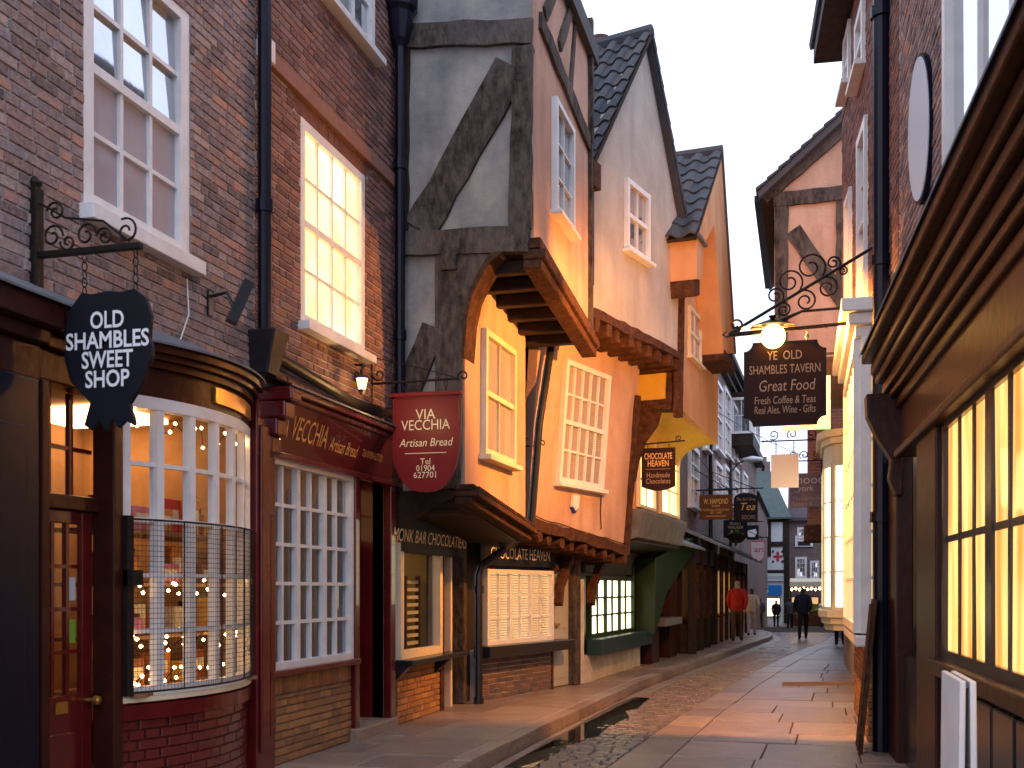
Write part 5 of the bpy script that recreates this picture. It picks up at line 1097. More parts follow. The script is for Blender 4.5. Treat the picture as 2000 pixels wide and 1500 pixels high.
# low far walls that close the gaps on both sides
for (x0, x1, y0, y1, h, lab) in ((-9, -2.2, 52.2, 71, 6.2, 'plain brick building in the gap beyond the oriel house'), (2.6, 9, 46, 72, 6.0, 'plain brick building at the far right beyond the bays')):
    t = thing('brick_house', lab, 'house', ((x0 + x1) / 2, y0, gz(y0))); mb = MB(); mb.wbox(x0, x1, y0, y1, -1.2, h); obj('wall', mb, M['brick_far'], t)
    mb = MB(); mb.hexa([(x0 - .2, y0 - .2, h), (x1 + .2, y0 - .2, h), (x1 + .2, y1, h), (x0 - .2, y1, h), (x0 + 2.5, y0 + 2, h + 2), (x1 - 2.5, y0 + 2, h + 2), (x1 - 2.5, y1, h + 2), (x0 + 2.5, y1, h + 2)]); obj('roof', mb, M['slate'], t)
# ---------------------------------------------------------------- right side, near shop
R = Wall((.87, 10.45), (1.16, 3.2)); r_ = lambda x, y, o=0.0: R.px(x, y, o)
rs = thing('brown_shopfront', 'glossy dark brown shopfront with lit cream windows along the right edge', 'shopfront', (1.0, 7, 0))
ru = thing('brick_house', 'brick house above the brown shopfront at the right edge', 'house', (1.4, 7, 0))
zc_top = r_(1700, 655, .34)[1]
zc_bot = zc_top - .55
wz0_, wz1_ = r_(1850, 1290)[1], r_(1850, 815)[1]; wu0_ = r_(1842, 1050)[0]
zfb = (r_(1800, 862)[1] + r_(1990, 650)[1]) / 2
for k_, (z0, z1, o1) in enumerate(((zc_bot, zc_bot + .1, .07), (zc_bot + .1, zc_bot + .17, .12), (zc_bot + .17, zc_bot + .27, .16), (zc_bot + .27, zc_bot + .35, .22), (zc_bot + .35, zc_bot + .46, .26), (zc_bot + .46, zc_top, .34))):
    mb = MB(); mb.box(R, -.08, R.L, z0, z1 - .003, -.1, o1); obj('cornice_moulding', mb, M['brown_gloss'], rs, bevel=.018)
mb = MB(); mb.add([R(-.1, zc_top, .36), R(R.L, zc_top, .36), R(R.L, zc_top + .12, 0), R(-.1, zc_top + .12, 0), R(-.1, zc_top - .02, .36), R(R.L, zc_top - .02, .36)], [(0, 1, 2, 3), (4, 5, 1, 0)]); obj('lead_flashing', mb, M['lead'], rs, recalc=False)
M['fascia_gloss'] = mat('varnished_fascia', (.08, .022, .009), .36, (.035, .010, .006), 3, .3, 9)
mb = MB(); mb.box(R, .3, R.L, zfb, zc_bot, -.1, .03); obj('fascia', mb, M['fascia_gloss'], rs)
mb = MB(); mb.box(R, .3, R.L, zfb - .07, zfb - .002, -.1, .10); obj('fascia_rail', mb, M['brown_gloss'], rs, bevel=.015)
mb = MB(); mb.box(R, 0, R.L, .0, wz0_ - .1, -.25, -.02); obj('stall_riser', mb, M['black'], rs)
for i in range(8):
    mb = MB(); u = wu0_ + .05 + i * .55; mb.box(R, u, u + .5, .12, wz0_ - .16, -.02, .012); obj('riser_panel', mb, M['black'], rs, bevel=.02)
mb = MB(); mb.box(R, wu0_ - .1, R.L, wz0_ - .1, wz0_ - .0, -.1, .10); obj('window_sill', mb, M['brown_gloss'], rs, bevel=.015)
mb = MB(); mb.box(R, 0, wu0_ - .0, .0, zfb, -.45, -.38); obj('entrance_back', mb, M['timber_k'], rs)
mb = MB(); mb.box(R, wu0_, R.L, wz1_ + .01, zfb - .06, -.2, -.02); obj('window_head', mb, M['timber_k'], rs)
M['pane_cream'] = emit('cream_lit_blind', (.55, .20, .035), 1.5, (1.0, .56, .18), 1.8, (1, 2.2, .35))
window(rs, R, wu0_, R.L, wz0_, wz1_, 10, 2, M['pane_cream'], frame=M['black'], fw=.07, o=-.03, depth=.04, sill=False, bar=.045, heavy=3, mull=.17)
for (xa, xb, o0, o1) in ((1742, 1762, -.1, .05), (1800, 1838, -.15, .04)):
    ua, ub_ = r_(xa, 1000)[0], r_(xb, 1000)[0]; mb = MB(); mb.box(R, ua, ub_, .0, zfb, o0, o1); obj('door_post', mb, M['brown_gloss'], rs, bevel=.015)
mb = MB(); mb.box(R, r_(1764, 1000)[0], r_(1800, 1000)[0], .05, 2.2, -.30, -.26); obj('door', mb, M['timber_k'], rs)
mb = MB(); pr = [(.0, zc_bot + .15), (.32, zc_bot + .15), (.31, zc_bot - .05), (.22, zc_bot - .25), (.10, zc_bot - .45), (.12, zc_bot - .62), (.06, zc_bot - .78), (.0, zc_bot - .78)]
mb.prism(lambda u, z, o: R(o, z, u), pr, -.06, .16); obj('console_bracket', mb, M['brown_gloss'], rs, bevel=.015)
# brick above
hw = (r_(1842, 160)[0], r_(1985, 160)[0]); hz = (r_(1900, 322)[1] - .1, 9.5)
wall_holes('wall', R, -.02, R.L, zc_top - .2, 9.6, [(hw[0], hw[1], hz[0], hz[1])], M['mortar'], ru)
bricks(ru, R, .0, R.L, zc_top + .1, 9.3, [(hw[0], hw[1], hz[0], hz[1])], M['brick_a'], n_single=250)
window(ru, R, hw[0], hw[1], hz[0], hz[1], 2, 3, M['pane_sky'], fw=.12, o=-.06, depth=.07, meet=None, silld=.1)
def oval(nm, lab, W0, x, yt, yb, wd):
    c0 = W0(W0.px(x, (yt + yb) / 2)[0], 0, .16); an = W0.ang + math.radians(13); dv = Vector((math.cos(an), math.sin(an)))
    W = Wall((c0.x - dv.x * 2, c0.y - dv.y * 2), (c0.x + dv.x * 2, c0.y + dv.y * 2))
    uc, z0, z1 = W.px(x, (yt + yb) / 2)[0], W.px(x, yb)[1], W.px(x, yt)[1]; n = 28
    t = thing(nm, lab, 'plaque', W(uc, z0, 0))
    for k_, (g_, o0, o1, m) in enumerate(((1.0, -.02, .02, M['navy']), (.95, .02, .03, M['pane_mirror']))):
        mb = MB(); mb.prism(W, [(uc + wd / 2 * g_ * math.cos(2 * math.pi * i / n), (z0 + z1) / 2 + (z1 - z0) / 2 * g_ * math.sin(2 * math.pi * i / n)) for i in range(n)], o0, o1); obj(('rim', 'face')[k_], mb, m, t)
M['pane_mirror'] = mat('pale_plaque', (.66, .72, .80), .15, spec=.8)
oval('oval_plaque', 'large pale oval plaque edge-on on the near right brick wall', R, 1800, 105, 400, .42)
# next brick house beyond the pipe
R2 = Wall((.52, 15.2), (.86, 10.5)); RT = 8.85
r2 = thing('brick_house', 'narrow-seen brick house with white window frames behind the black drainpipe', 'house', (1.2, 14.5, 0))
wins = []
for (xl, xr, yt, yb) in ((1655, 1666, 380, 640), (1680, 1697, 250, 620), (1653, 1664, 60, 175), (1676, 1692, 20, 145)):
    ua, ub_ = R2.px(xl, 400)[0], R2.px(xr, 400)[0]; wins.append((ua, ub_, R2.px((xl + xr) / 2, yb)[1], R2.px((xl + xr) / 2, yt)[1]))
wall_holes('wall', R2, 0, R2.L, 4.62, RT, wins, M['mortar'], r2)
mb = MB(); mb.box(R2, 3.5, R2.L, 0, 4.62, -.5, -.2); obj('entry_wall', mb, M['cream'], r2)
bricks(r2, R2, 0, R2.L, 4.64, RT, wins, M['brick_b'], n_single=200)
mb = MB(); mb.box(R2, .0, .12, 4.62, RT, -2.0, -.17); obj('end_wall', mb, M['brick_far'], r2)
for w in wins: window(r2, R2, w[0], w[1], w[2], w[3], 2, 4, M['pane_sky'], fw=.1, o=-.04, depth=.09, meet=2)
mb = MB(); mb.box(R2, -.25, R2.L, RT, RT + .2, -.3, .36); obj('eaves', mb, M['timber_k'], r2)
mb = MB(); mb.prism(lambda u, z, o: R2(o, z, u), [(.40, RT + .2), (-3, RT + 1.6), (-3, RT + 1.7), (.42, RT + .28)], -.28, R2.L); obj('roof', mb, M['tile'], r2)
0 and oval('oval_plaque', 'small upper oval plaque edge-on on the narrow-seen brick house', R2, 1697, 120, 190, .35)
0 and oval('oval_plaque', 'small lower oval plaque edge-on on the narrow-seen brick house', R2, 1672, 268, 325, .35)
pp = R.px(1722, 700, .10); pc = R(pp[0], 0, .10)
pipe(r2, [(pc.x, pc.y, 9.8), (pc.x, pc.y, .0)], .085, M['navy'], collars=[(pc.x, pc.y, R.px(1722, 25, .1)[1]), (pc.x, pc.y, R.px(1722, 510, .1)[1]), (pc.x, pc.y, R.px(1722, 1010, .1)[1])])
# white bay of that house: brick base, glazed side, cornice
by0, by1 = 11.7, 14.8
mb = MB(); mb.wbox(.66, 1.3, by0 + .02, by1, .0, 1.0); obj('bay_base', mb, M['mortar_d'], r2)
BS = Wall((.66, by1), (.66, by0 + .02)); bricks(r2, BS, 0, BS.L, .02, .98, [], M['brick_y'], n_single=200)
BE = Wall((.66, by0 + .02), (1.3, by0 + .02)); bricks(r2, BE, 0, BE.L, .02, .98, [], M['brick_y'], n_single=60)
mb = MB(); mb.wbox(.52, 1.3, by0 - .1, by1 + .1, 1.0, 1.12); obj('bay_sill', mb, M['white'], r2, bevel=.02)
SW_ = Wall((.58, by0), (1.05, by0)); window(r2, SW_, 0, .40, 1.14, 4.2, 2, 6, M['pane_warm'], fw=.10, o=0, depth=.07, sill=False, bar=.03)
SF_ = Wall((.58, by1), (.58, by0)); window(r2, SF_, 0, SF_.L, 1.14, 4.2, 6, 6, M['pane_warm'], fw=.10, o=0, depth=.07, sill=False, bar=.03)
for k_, (z0, z1, o1) in enumerate(((4.2, 4.32, .06), (4.32, 4.44, .13), (4.44, 4.58, .2))): mb = MB(); mb.wbox(.58 - o1, 1.3, by0 - o1, by1 + o1, z0, z1 - .003); obj('bay_cornice', mb, M['white'], r2, bevel=.015)
mb = MB(); mb.wbox(.62, 1.3, by0 + .06, by1 - .06, 1.12, 4.2); obj('bay_core', mb, M['timber_k'], r2)
# jettied timber house further on
r3 = thing('timber_house', 'jettied timber-framed gable with curved brace behind the tavern sign', 'house', (.6, 20, 0))
TW = Wall((-.47, 18.95), (1.4, 18.95)); tx = lambda x, y: TW.px(x, y)
a0 = tx(1515, 470); a1 = tx(1500, 393); a2 = tx(1645, 246); zlow = tx(1560, 700)[1]
mb = MB(); mb.prism(TW, [(0, zlow), (1.8, zlow), (1.8, a2[1] + .45), (a2[0], a2[1]), (a1[0] + .1, a1[1]), (0, a1[1] - .1)], -5.5, 0); obj('gable_wall', mb, M['plaster_peach'], r3)
def tb(p, q, w, o=.04, m=None): return beam(r3, TW, [tx(*p), tx(*q)], w, -.05, o, m or M['timber'])
tb((1525, 700), (1527, 395), .22, .05); tb((1510, 392), (1645, 378), .24, .06); tb((1640, 385), (1640, 600), .12); tb((1548, 450), (1648, 590), .27, .03); tb((1492, 392), (1650, 252), .18, .08)
mb = MB(); q0, q1 = tx(1484, 398), tx(1660, 235)
mb.hexa([TW(q0[0], q0[1], .3), TW(q1[0], q1[1], .3), TW(q1[0], q1[1], -5.6), TW(q0[0], q0[1], -5.6), TW(q0[0] - .03, q0[1] + .1, .3), TW(q1[0] - .03, q1[1] + .12, .3), TW(q1[0] - .03, q1[1] + .12, -5.6), TW(q0[0] - .03, q0[1] + .1, -5.6)]); obj('roof', mb, M['tile'], r3)
for i in range(8):
    t = i / 8; p = Vector(q0).lerp(Vector(q1), t); p2 = Vector(q0).lerp(Vector(q1), t + .14); mb = MB()
    mb.hexa([TW(p.x - .05, p.y + .11, .34), TW(p2.x - .05, p2.y + .09, .34), TW(p2.x - .05, p2.y + .09, -.3), TW(p.x - .05, p.y + .11, -.3), TW(p.x - .06, p.y + .16, .34), TW(p2.x - .06, p2.y + .12, .34), TW(p2.x - .06, p2.y + .12, -.3), TW(p.x - .06, p.y + .16, -.3)]); obj('verge_tile', mb, M['tile'], r3)
mb = MB(); mb.wbox(-.47 - .33, -.47 - .2, 18.8, 24.3, a1[1] - .05, a1[1] + .06); obj('gutter', mb, M['navy'], r3)
mb = MB(); mb.wbox(.86, 2.0, 15.5, 24.4, -.2, zlow); obj('lower_wall', mb, M['plaster_peach'], r3)
# lit white oriel bay of that house
pl = [(.80, 20.75), (.56, 20.95), (.42, 21.5), (.42, 23.0), (.80, 23.4)]
def ring(mb, e, z0, z1):
    c = Vector((.8, 22.0)); P = [(.8 if p[0] == .80 else p[0] - e, p[1] + (e if p[1] > 22 else -e)) for p in pl]
    n = len(P); mb.add([(x, y, z0) for x, y in P] + [(x, y, z1) for x, y in P], [tuple(range(n - 1, -1, -1)), tuple(range(n, 2 * n))] + [(i, (i + 1) % n, (i + 1) % n + n, i + n) for i in range(n)])
zo0, zo1 = 1.2, 3.95
for k_, (z0, z1, e) in enumerate(((.82, .94, .0), (.94, 1.06, .06), (1.06, 1.2, .12))): mb = MB(); ring(mb, e, z0, z1 - .003); obj('oriel_base', mb, M['cream'], r3, bevel=.01)
for k_, (z0, z1, e) in enumerate(((3.95, 4.3, .02), (4.3, 4.42, .08), (4.42, 4.56, .16))): mb = MB(); ring(mb, e, z0, z1 - .003); obj('oriel_cornice', mb, M['cream'], r3, bevel=.01)
for (p, q), cc in zip(zip(pl, pl[1:]), (1, 1, 3, 1)):
    # faces run far to near on the right side: u must go to the right as seen from the street
    Wq = Wall(q, p); window(r3, Wq, .0, Wq.L, zo0, zo1, cc, 4, M['pane_glow'], frame=M['cream'], fw=.06, o=0, depth=.05, sill=False)
mb = MB(); ring(mb, -.04, zo0 + .01, zo1 - .01); obj('oriel_core', mb, M['cream'], r3)
# red brick jettied house beyond, and the wall behind it
r4 = thing('brick_house', 'red brick upper storey on a corbel beyond the lit oriel bay', 'house', (.8, 27, 0))
mb = MB(); mb.wbox(.12, 2.2, 26.2, 31, 3.1, 7.2); obj('upper_storey', mb, M['brick_red_far'], r4)
mb = MB(); mb.wbox(.02, .5, 26.1, 26.9, 2.7, 3.09); obj('corbel', mb, M['timber_b'], r4, bevel=.03)
mb = MB(); mb.wbox(1.25, 3.0, 24.6, 45, -.4, 5.5); obj('lower_wall', mb, M['brick_far'], r4)
# boards on the right pavement
ab = thing('sandwich_board', 'white folding sandwich board seen edge-on by the right shop window', 'sign board', (.66, 5.1, 0))
for s in (-1, 1):
    mb = MB(); mb.hexa([(.655 + s * .032 - .012, 4.75, .01), (.655 + s * .032 + .012, 4.75, .01), (.655 + s * .032 + .012, 5.35, .01), (.655 + s * .032 - .012, 5.35, .01), (.655 + s * .02 - .012, 4.75, 1.22), (.655 + s * .02 + .012, 4.75, 1.22), (.655 + s * .02 + .012, 5.35, 1.22), (.655 + s * .02 - .012, 5.35, 1.22)]); obj('panel', mb, M['white'], ab, bevel=.005)
mb = MB(); mb.wbox(.64, .67, 4.78, 5.32, 1.19, 1.215); obj('hinge', mb, M['lead'], ab)
lb = thing('leaning_board', 'tall brown wooden board leaning on the wall by the black drainpipe', 'board', (.6, 11.05, 0))
mb = MB(); mb.hexa([(.52, 10.8, .012), (.55, 10.8, .012), (.55, 11.3, .012), (.52, 11.3, .012), (.66, 10.8, 1.5), (.69, 10.8, 1.5), (.69, 11.3, 1.5), (.66, 11.3, 1.5)]); obj('panel', mb, M['timber_b'], lb, bevel=.004)
mb = MB(); mb.hexa([(.506, 10.83, .05), (.521, 10.83, .05), (.521, 11.27, .05), (.506, 11.27, .05), (.638, 10.83, 1.45), (.653, 10.83, 1.45), (.653, 11.27, 1.45), (.638, 11.27, 1.45)]); obj('face', mb, M['timber_b'], lb)
# ---------------------------------------------------------------- hanging signs
def sign(name, label, Yd, rect, board_mat, shape='rect', bracket=None, texts=(), edge=None, thick=.04, hang=True, rod=None):
    """board in a plane across the street at depth Yd; rect = photo pixels (xl, xr, yt, yb)"""
    W = Wall((-8, Yd), (4, Yd)); xl, xr, yt, yb = rect
    u0, z1 = W.px(xl, yt); u1, z0 = W.px(xr, yb); uc, w, h = (u0 + u1) / 2, u1 - u0, z1 - z0
    t = thing(name, label, 'sign', W(uc, z0, 0))
    if shape == 'rect': P = [(u0, z0), (u1, z0), (u1, z1), (u0, z1)]
    elif shape == 'notch':
        n = w * .11; P = []
        for cx, cz, s in ((u0, z0, 0), (u1, z0, 1), (u1, z1, 2), (u0, z1, 3)):
            for k_ in range(6):
                a = math.pi / 2 - k_ / 5 * math.pi / 2 + s * math.pi / 2; P.append((cx + n * math.cos(a), cz + n * math.sin(a)))
    elif shape == 'shield':
        P = [(u1, z1), (u0, z1)] + [(uc - w / 2 * math.cos(a) ** .8 if a < math.pi / 2 else uc + w / 2 * abs(math.cos(a)) ** .8, z0 + h * .48 * (1 - math.sin(a))) for a in [math.pi * i / 20 for i in range(21)]]
    elif shape == 'arch': P = [(u0, z0), (u1, z0)] + [(uc + w / 2 * math.cos(a), z1 - h * .2 + h * .2 * math.sin(a)) for a in [math.pi * i / 12 for i in range(13)]]
    elif shape == 'bowed': P = [(u0, z1), ] + [(u0 + w * i / 10, z0 + h * .1 - h * .1 * math.sin(math.pi * i / 10)) for i in range(11)] + [(u1, z1)]
    else: P = [(uc + a * w, z0 + b * h) for a, b in shape]
    mb = MB(); mb.prism(W, P, -thick / 2, thick / 2); b = obj('board', mb, board_mat, t, bevel=.004)
    if edge:
        mb = MB(); n = len(P); cc = (uc, (z0 + z1) / 2)
        for i in range(n):
            a, c = Vector(P[i]), Vector(P[(i + 1) % n]); d = (c - a)
            if d.length < 1e-4: continue
            nn = Vector((-d.y, d.x)).normalized() * .02
            if nn.dot(Vector(cc) - a) < 0: nn = -nn
            mb.prism(W, [tuple(a), tuple(c), tuple(c + nn), tuple(a + nn)], thick / 2, thick / 2 + .008)
        obj('board_edging', mb, edge, b)
    for tx_ in texts:
        body, fx, fz, fs = tx_[:4]; kw = tx_[4] if len(tx_) > 4 else {}
        m = kw.get('m', M['white_txt']); wd = kw.get('w')
        text('lettering', body, W, uc + fx * w, z0 + fz * h, fs * h, m, b, o=thick / 2 + .004, width=wd * w if wd else None, shear=kw.get('shear', 0), bold=kw.get('bold', 0))
    return t, W, u0, u1, z0, z1
def hangers(t, W, us, zlo, zhi, r=.006):
    for u in us:
        mb = MB(); n = max(2, int((zhi - zlo) / .04))
        for i in range(n):
            z = zlo + (zhi - zlo) * (i + .5) / n; k_ = 6; rr = (zhi - zlo) / n * .62
            mb.tube([W(u + (rr * .6 * math.cos(2 * math.pi * j / k_) if i % 2 else 0), z + rr * math.sin(2 * math.pi * j / k_), 0 if i % 2 else rr * .6 * math.cos(2 * math.pi * j / k_)) for j in range(k_)], r * .7, 4, closed=True)
        obj('chain', mb, M['iron'], t)
# sweet shop sign: black silhouette board
Y1 = 5.22
head = [(-.42, .90), (-.30, 1.0), (-.18, .985), (.0, 1.0), (.15, .985), (.30, 1.0), (.43, .93), (.49, .80), (.47, .64), (.50, .58), (.50, .50), (.44, .44), (.40, .34), (.33, .26), (.25, .18), (.30, .02), (.20, .06), (.12, .01), (.06, .08), (-.03, -.01), (-.1, .07), (-.18, .0), (-.27, .04), (-.20, .20), (-.30, .27), (-.42, .36), (-.47, .46), (-.50, .55), (-.47, .62), (-.50, .72), (-.48, .82)]
t, W, u0, u1, z0, z1 = sign('hanging_sign', 'black cut-out sign with big white capitals on an iron bracket above the bow window', Y1, (128, 300, 576, 836), M['black_board'], shape=head, texts=(('OLD', 0, .785, .17, {'bold': .02, 'w': .38}), ('SHAMBLES', .0, .64, .17, {'bold': .02, 'w': .94}), ('SWEET', 0, .50, .17, {'bold': .02, 'w': .58}), ('SHOP', 0, .36, .17, {'bold': .02, 'w': .50})), thick=.03)
pu, pzt = W.px(68, 368); pzb = W.px(68, 565)[1]; az = W.px(170, 490)[1]; ae = W.px(277, 483)[0]
mb = MB(); mb.box(W, pu - .035, pu + .035, pzb, pzt, -.035, .035); mb.tube([W(pu, pzt, 0), W(pu, pzt + .03, 0), W(pu, pzt + .07, 0)], [.03, .045, .01], 10); obj('bracket_post', mb, M['iron'], t, bevel=.006)
mb = MB(); mb.box(W, pu, ae, az - .018, az + .018, -.02, .02); obj('bracket_arm', mb, M['iron'], t, bevel=.006)
mb = MB()
for (du, dz, r, s, g_) in ((.12, .10, .07, 0, 1), (.14, .24, .06, 3, -1), (.34, .09, .07, 0, 1), (.46, .07, .055, 3, -1), (.60, .09, .075, 2, -1), (.22, .06, .05, 3, 1)): mb.tube(spiral(W, pu + du, az + dz, r, 1.3, s, g_), .007, 5)
mb.tube([W(pu + .03, az + .30, 0), W(pu + .2, az + .2, 0), W(pu + .45, az + .16, 0), W(pu + .62, az + .03, 0)], .007, 5); obj('scrollwork', mb, M['iron'], t)
mb = MB()
for k_ in range(4): mb.tube(spiral(W, pu - .07 - .07 * k_, pzt + .0 + .01 * k_, .045, 1.2, k_, 1), .007, 5)
obj('scrollwork', mb, M['iron'], t)
hangers(t, W, (u0 + (u1 - u0) * .22, u0 + (u1 - u0) * .80), z1 - .01, az - .018)
# bakery sign
t, W, u0, u1, z0, z1 = sign('hanging_sign', 'crimson shield sign with cream lettering hanging beside the timber house', 10.2, (769, 897, 776, 960), M['red_board'], shape='shield', texts=(('VIA', 0, .80, .15, {'w': .30, 'm': M['cream_txt']}), ('VECCHIA', 0, .69, .15, {'w': .74, 'm': M['cream_txt']}), ('Artisan Bread', 0, .51, .12, {'w': .82, 'shear': .25, 'm': M['cream_txt']}), ('Tel', 0, .315, .09, {'m': M['cream_txt']}), ('01904', 0, .245, .09, {'w': .28, 'm': M['cream_txt']}), ('627701', 0, .175, .09, {'w': .34, 'm': M['cream_txt']})), edge=M['red_board'])
mb = MB(); mb.box(W, (u0 + u1) / 2 - .22, (u0 + u1) / 2 + .22, z0 + .40 * (z1 - z0), z0 + .407 * (z1 - z0), .02, .025); obj('board_rule', mb, M['cream_txt'], t)
mb = MB(); mb.box(W, u0 - .03, u1 + .03, z1 - .005, z1 + .03, -.04, .05); obj('board_cap', mb, M['red_board'], t)
zr_ = W.px(820, 745)[1]; ul, ur = W.px(722, 745)[0], W.px(918, 740)[0]
mb = MB(); mb.tube([W(ul, zr_, 0), W(ur - .12, zr_ + .01, 0)], .013, 6); mb.tube(spiral(W, ur - .07, zr_ + .03, .06, 1.2, 4, -1), .009, 5); mb.tube([W(ul, zr_ + .28, 0), W((ul + ur) / 2, zr_ + .14, 0), W(ur - .15, zr_ + .02, 0)], .005, 4); mb.tube([W(ul + .02, zr_ + .28, 0), W(ul + .02, zr_ - .45, 0)], .016, 6); mb.tube(spiral(W, ul + .1, zr_ + .09, .07, 1.1, 3, 1), .009, 5); obj('bracket', mb, M['iron'], t)
hangers(t, W, (u0 + .12, u1 - .14), z1 + .03, zr_)
# chocolate heaven sign
t, W, u0, u1, z0, z1 = sign('hanging_sign', 'dark brown sign with gold capitals hanging below the yellow cove', 17.45, (1253, 1319, 876, 958), M['brown_board'], shape='bowed', texts=(('CHOCOLATE', 0, .80, .20, {'w': .82, 'm': M['gold_txt'], 'bold': .02}), ('HEAVEN', 0, .63, .20, {'w': .62, 'm': M['gold_txt'], 'bold': .02}), ('Handmade', 0, .36, .17, {'w': .68, 'm': M['tan_txt']}), ('Chocolates', 0, .22, .17, {'w': .72, 'm': M['tan_txt']})))
mb = MB(); mb.box(W, (u0 + u1) / 2 - .2, (u0 + u1) / 2 + .2, z0 + .50 * (z1 - z0), z0 + .51 * (z1 - z0), .02, .025); obj('board_rule', mb, M['tan_txt'], t)
zr_ = W.px(1290, 868)[1]; ul, ur = W.px(1236, 870)[0], W.px(1338, 863)[0]
mb = MB(); mb.tube([W(ul, zr_, 0), W(ur, zr_ + .05, 0)], .013, 6); mb.tube(spiral(W, ul + .1, zr_ + .08, .09, 1.2, 4, 1), .009, 5); mb.tube(spiral(W, ur - .1, zr_ + .09, .05, 1.2, 4, -1), .008, 5); obj('bracket', mb, M['iron'], t)
hangers(t, W, (u0 + .1, u1 - .1), z1, zr_)
# empty bracket on the fourth house
q = F4.px(1035, 885); W = Wall((F4(q[0], 0).x, F4(q[0], 0).y), (F4(q[0], 0).x + 1, F4(q[0], 0).y - .02))
eb_ = thing('sign_bracket', 'empty scrolled iron sign bracket on the leaning orange-lit wall', 'bracket', W(0, q[1], 0))
mb = MB(); zq = q[1] + .1; mb.tube([W(0, zq, 0), W(.38, zq, 0)], .011, 5); mb.tube(spiral(W, .40, zq + .03, .05, 1.2, 4, -1), .008, 5); mb.tube(spiral(W, .12, zq - .09, .07, 1.3, 1, 1), .008, 5); mb.tube([W(0, zq + .2, 0), W(.36, zq + .01, 0)], .005, 4); obj('scrollwork', mb, M['iron'], eb_)
# terrace signs
def far_sign(label, Yd, rect, m, shape, texts, wallx, edge=None):
    t, W, u0, u1, z0, z1 = sign('hanging_sign', label, Yd, rect, m, shape=shape, texts=texts, edge=edge)
    ul = wallx + 8; mb = MB(); mb.tube([W(ul, z1 + .12, 0), W(u1 + .15, z1 + .12, 0)], .02, 5); mb.tube([W(ul, z1 + .7, 0), W(u1 - .1, z1 + .13, 0)], .012, 4); obj('bracket', mb, M['iron'], t)
    hangers(t, W, (u0 + .1, u1 - .1), z1, z1 + .12, r=.012)
G_ = {'m': M['gold_txt']}
far_sign('russet rectangular sign with small gold lettering on the left terrace', 28.0, (1366, 1431, 967, 1014), M['brown_board2'] if 'brown_board2' in M else M['brown_board'], 'rect', (('W. HAMOND', 0, .72, .30, {'m': M['gold_txt'], 'w': .74, 'bold': .01}), ('YORK', 0, .54, .13, G_), ('THE ORIGINAL WHITBY JET SHOP', 0, .38, .13, {'m': M['gold_txt'], 'w': .8}), ('EST. 1860', 0, .27, .11, G_), ('www.hamond.com', 0, .14, .13, {'m': M['gold_txt'], 'w': .6})), -2.75)
far_sign('black round-topped sign with gold script lettering on the left terrace', 31.0, (1433, 1480, 963, 1020), M['black_board'], 'arch', (('The Earl Grey', 0, .78, .15, {'m': M['tan_txt'], 'shear': .3, 'w': .8}), ('Tea', .05, .52, .36, {'m': M['gold_txt'], 'shear': .3}), ('ROOMS', .12, .17, .2, {'m': M['tan_txt'], 'w': .55})), -2.7)
far_sign('black rectangular sign with tan capitals below the round-topped black sign', 33.5, (1413, 1460, 1016, 1050), M['black_board'], 'rect', (('GUEST', 0, .80, .22, {'m': M['tan_txt'], 'bold': .02}), ('WALKER', 0, .58, .22, {'m': M['tan_txt'], 'bold': .02}), ('& CO', 0, .36, .22, {'m': M['tan_txt'], 'bold': .02}), ('SOLICITORS', 0, .14, .14, {'m': M['tan_txt'], 'w': .7})), -2.6)
far_sign('small black sign with a white mask emblem on the left terrace', 38.5, (1459, 1482, 1026, 1054), M['black_board'], 'rect', (), -2.5)
Wm = Wall((-8, 38.46), (4, 38.46)); qm = Wm.px(1469, 1042); mk = bpy.data.objects['hanging_sign'] if False else None
mb = MB(); mb.prism(Wm, [(qm[0] - .16, qm[1] + .1), (qm[0] + .12, qm[1] + .16), (qm[0] + .17, qm[1] + .02), (qm[0] + .06, qm[1] - .16), (qm[0] - .14, qm[1] - .1)], .0, .012)
last_sign = [o for o in COL.objects if o.name.startswith('hanging_sign')][-1]
last_sign = max((o for o in COL.objects if o.name.startswith('hanging_sign')), key=lambda o: o.name)
obj('mask_emblem', mb, M['white_txt'], last_sign)
far_sign('white shield sign with a red border below the mask sign', 37.0, (1466, 1494, 1057, 1096), M['sign_pink'] if 'sign_pink' in M else M['sign_white'], 'shield', (('ari', .1, .58, .42, {'m': mat('lettering_plum', (.2, .04, .08), .5), 'w': .62}),), -2.55, edge=mat('border_red', (.55, .04, .06), .5))
# right-hand signs
def right_sign(label, Yd, rect, m, texts, wallx, shape='rect', scrolls=3):
    t, W, u0, u1, z0, z1 = sign('hanging_sign', label, Yd, rect, m, shape=shape, texts=texts)
    ur = wallx + 8; zb_ = z1 + .28; mb = MB(); mb.tube([W(u0 - .15, zb_, 0), W(ur, zb_, 0)], .016, 6); mb.tube([W(u0 - .15, zb_, 0), W(u0 - .22, zb_, 0)], [.03, .002], 6)
    for i in range(scrolls): mb.tube(spiral(W, u0 + .05 + i * (ur - u0) / scrolls, zb_ + .13, .11, 1.3, 4, -1 if i % 2 else 1), .013, 5)
    obj('bracket', mb, M['iron'], t); hangers(t, W, (u0 + .1, u1 - .1), z1, zb_, r=.01)
right_sign('blank pinkish white hanging sign with scrolled iron bracket', 23.0, (1506, 1560, 888, 952), mat('sign_blush', (.80, .66, .58), .5), (), .5)
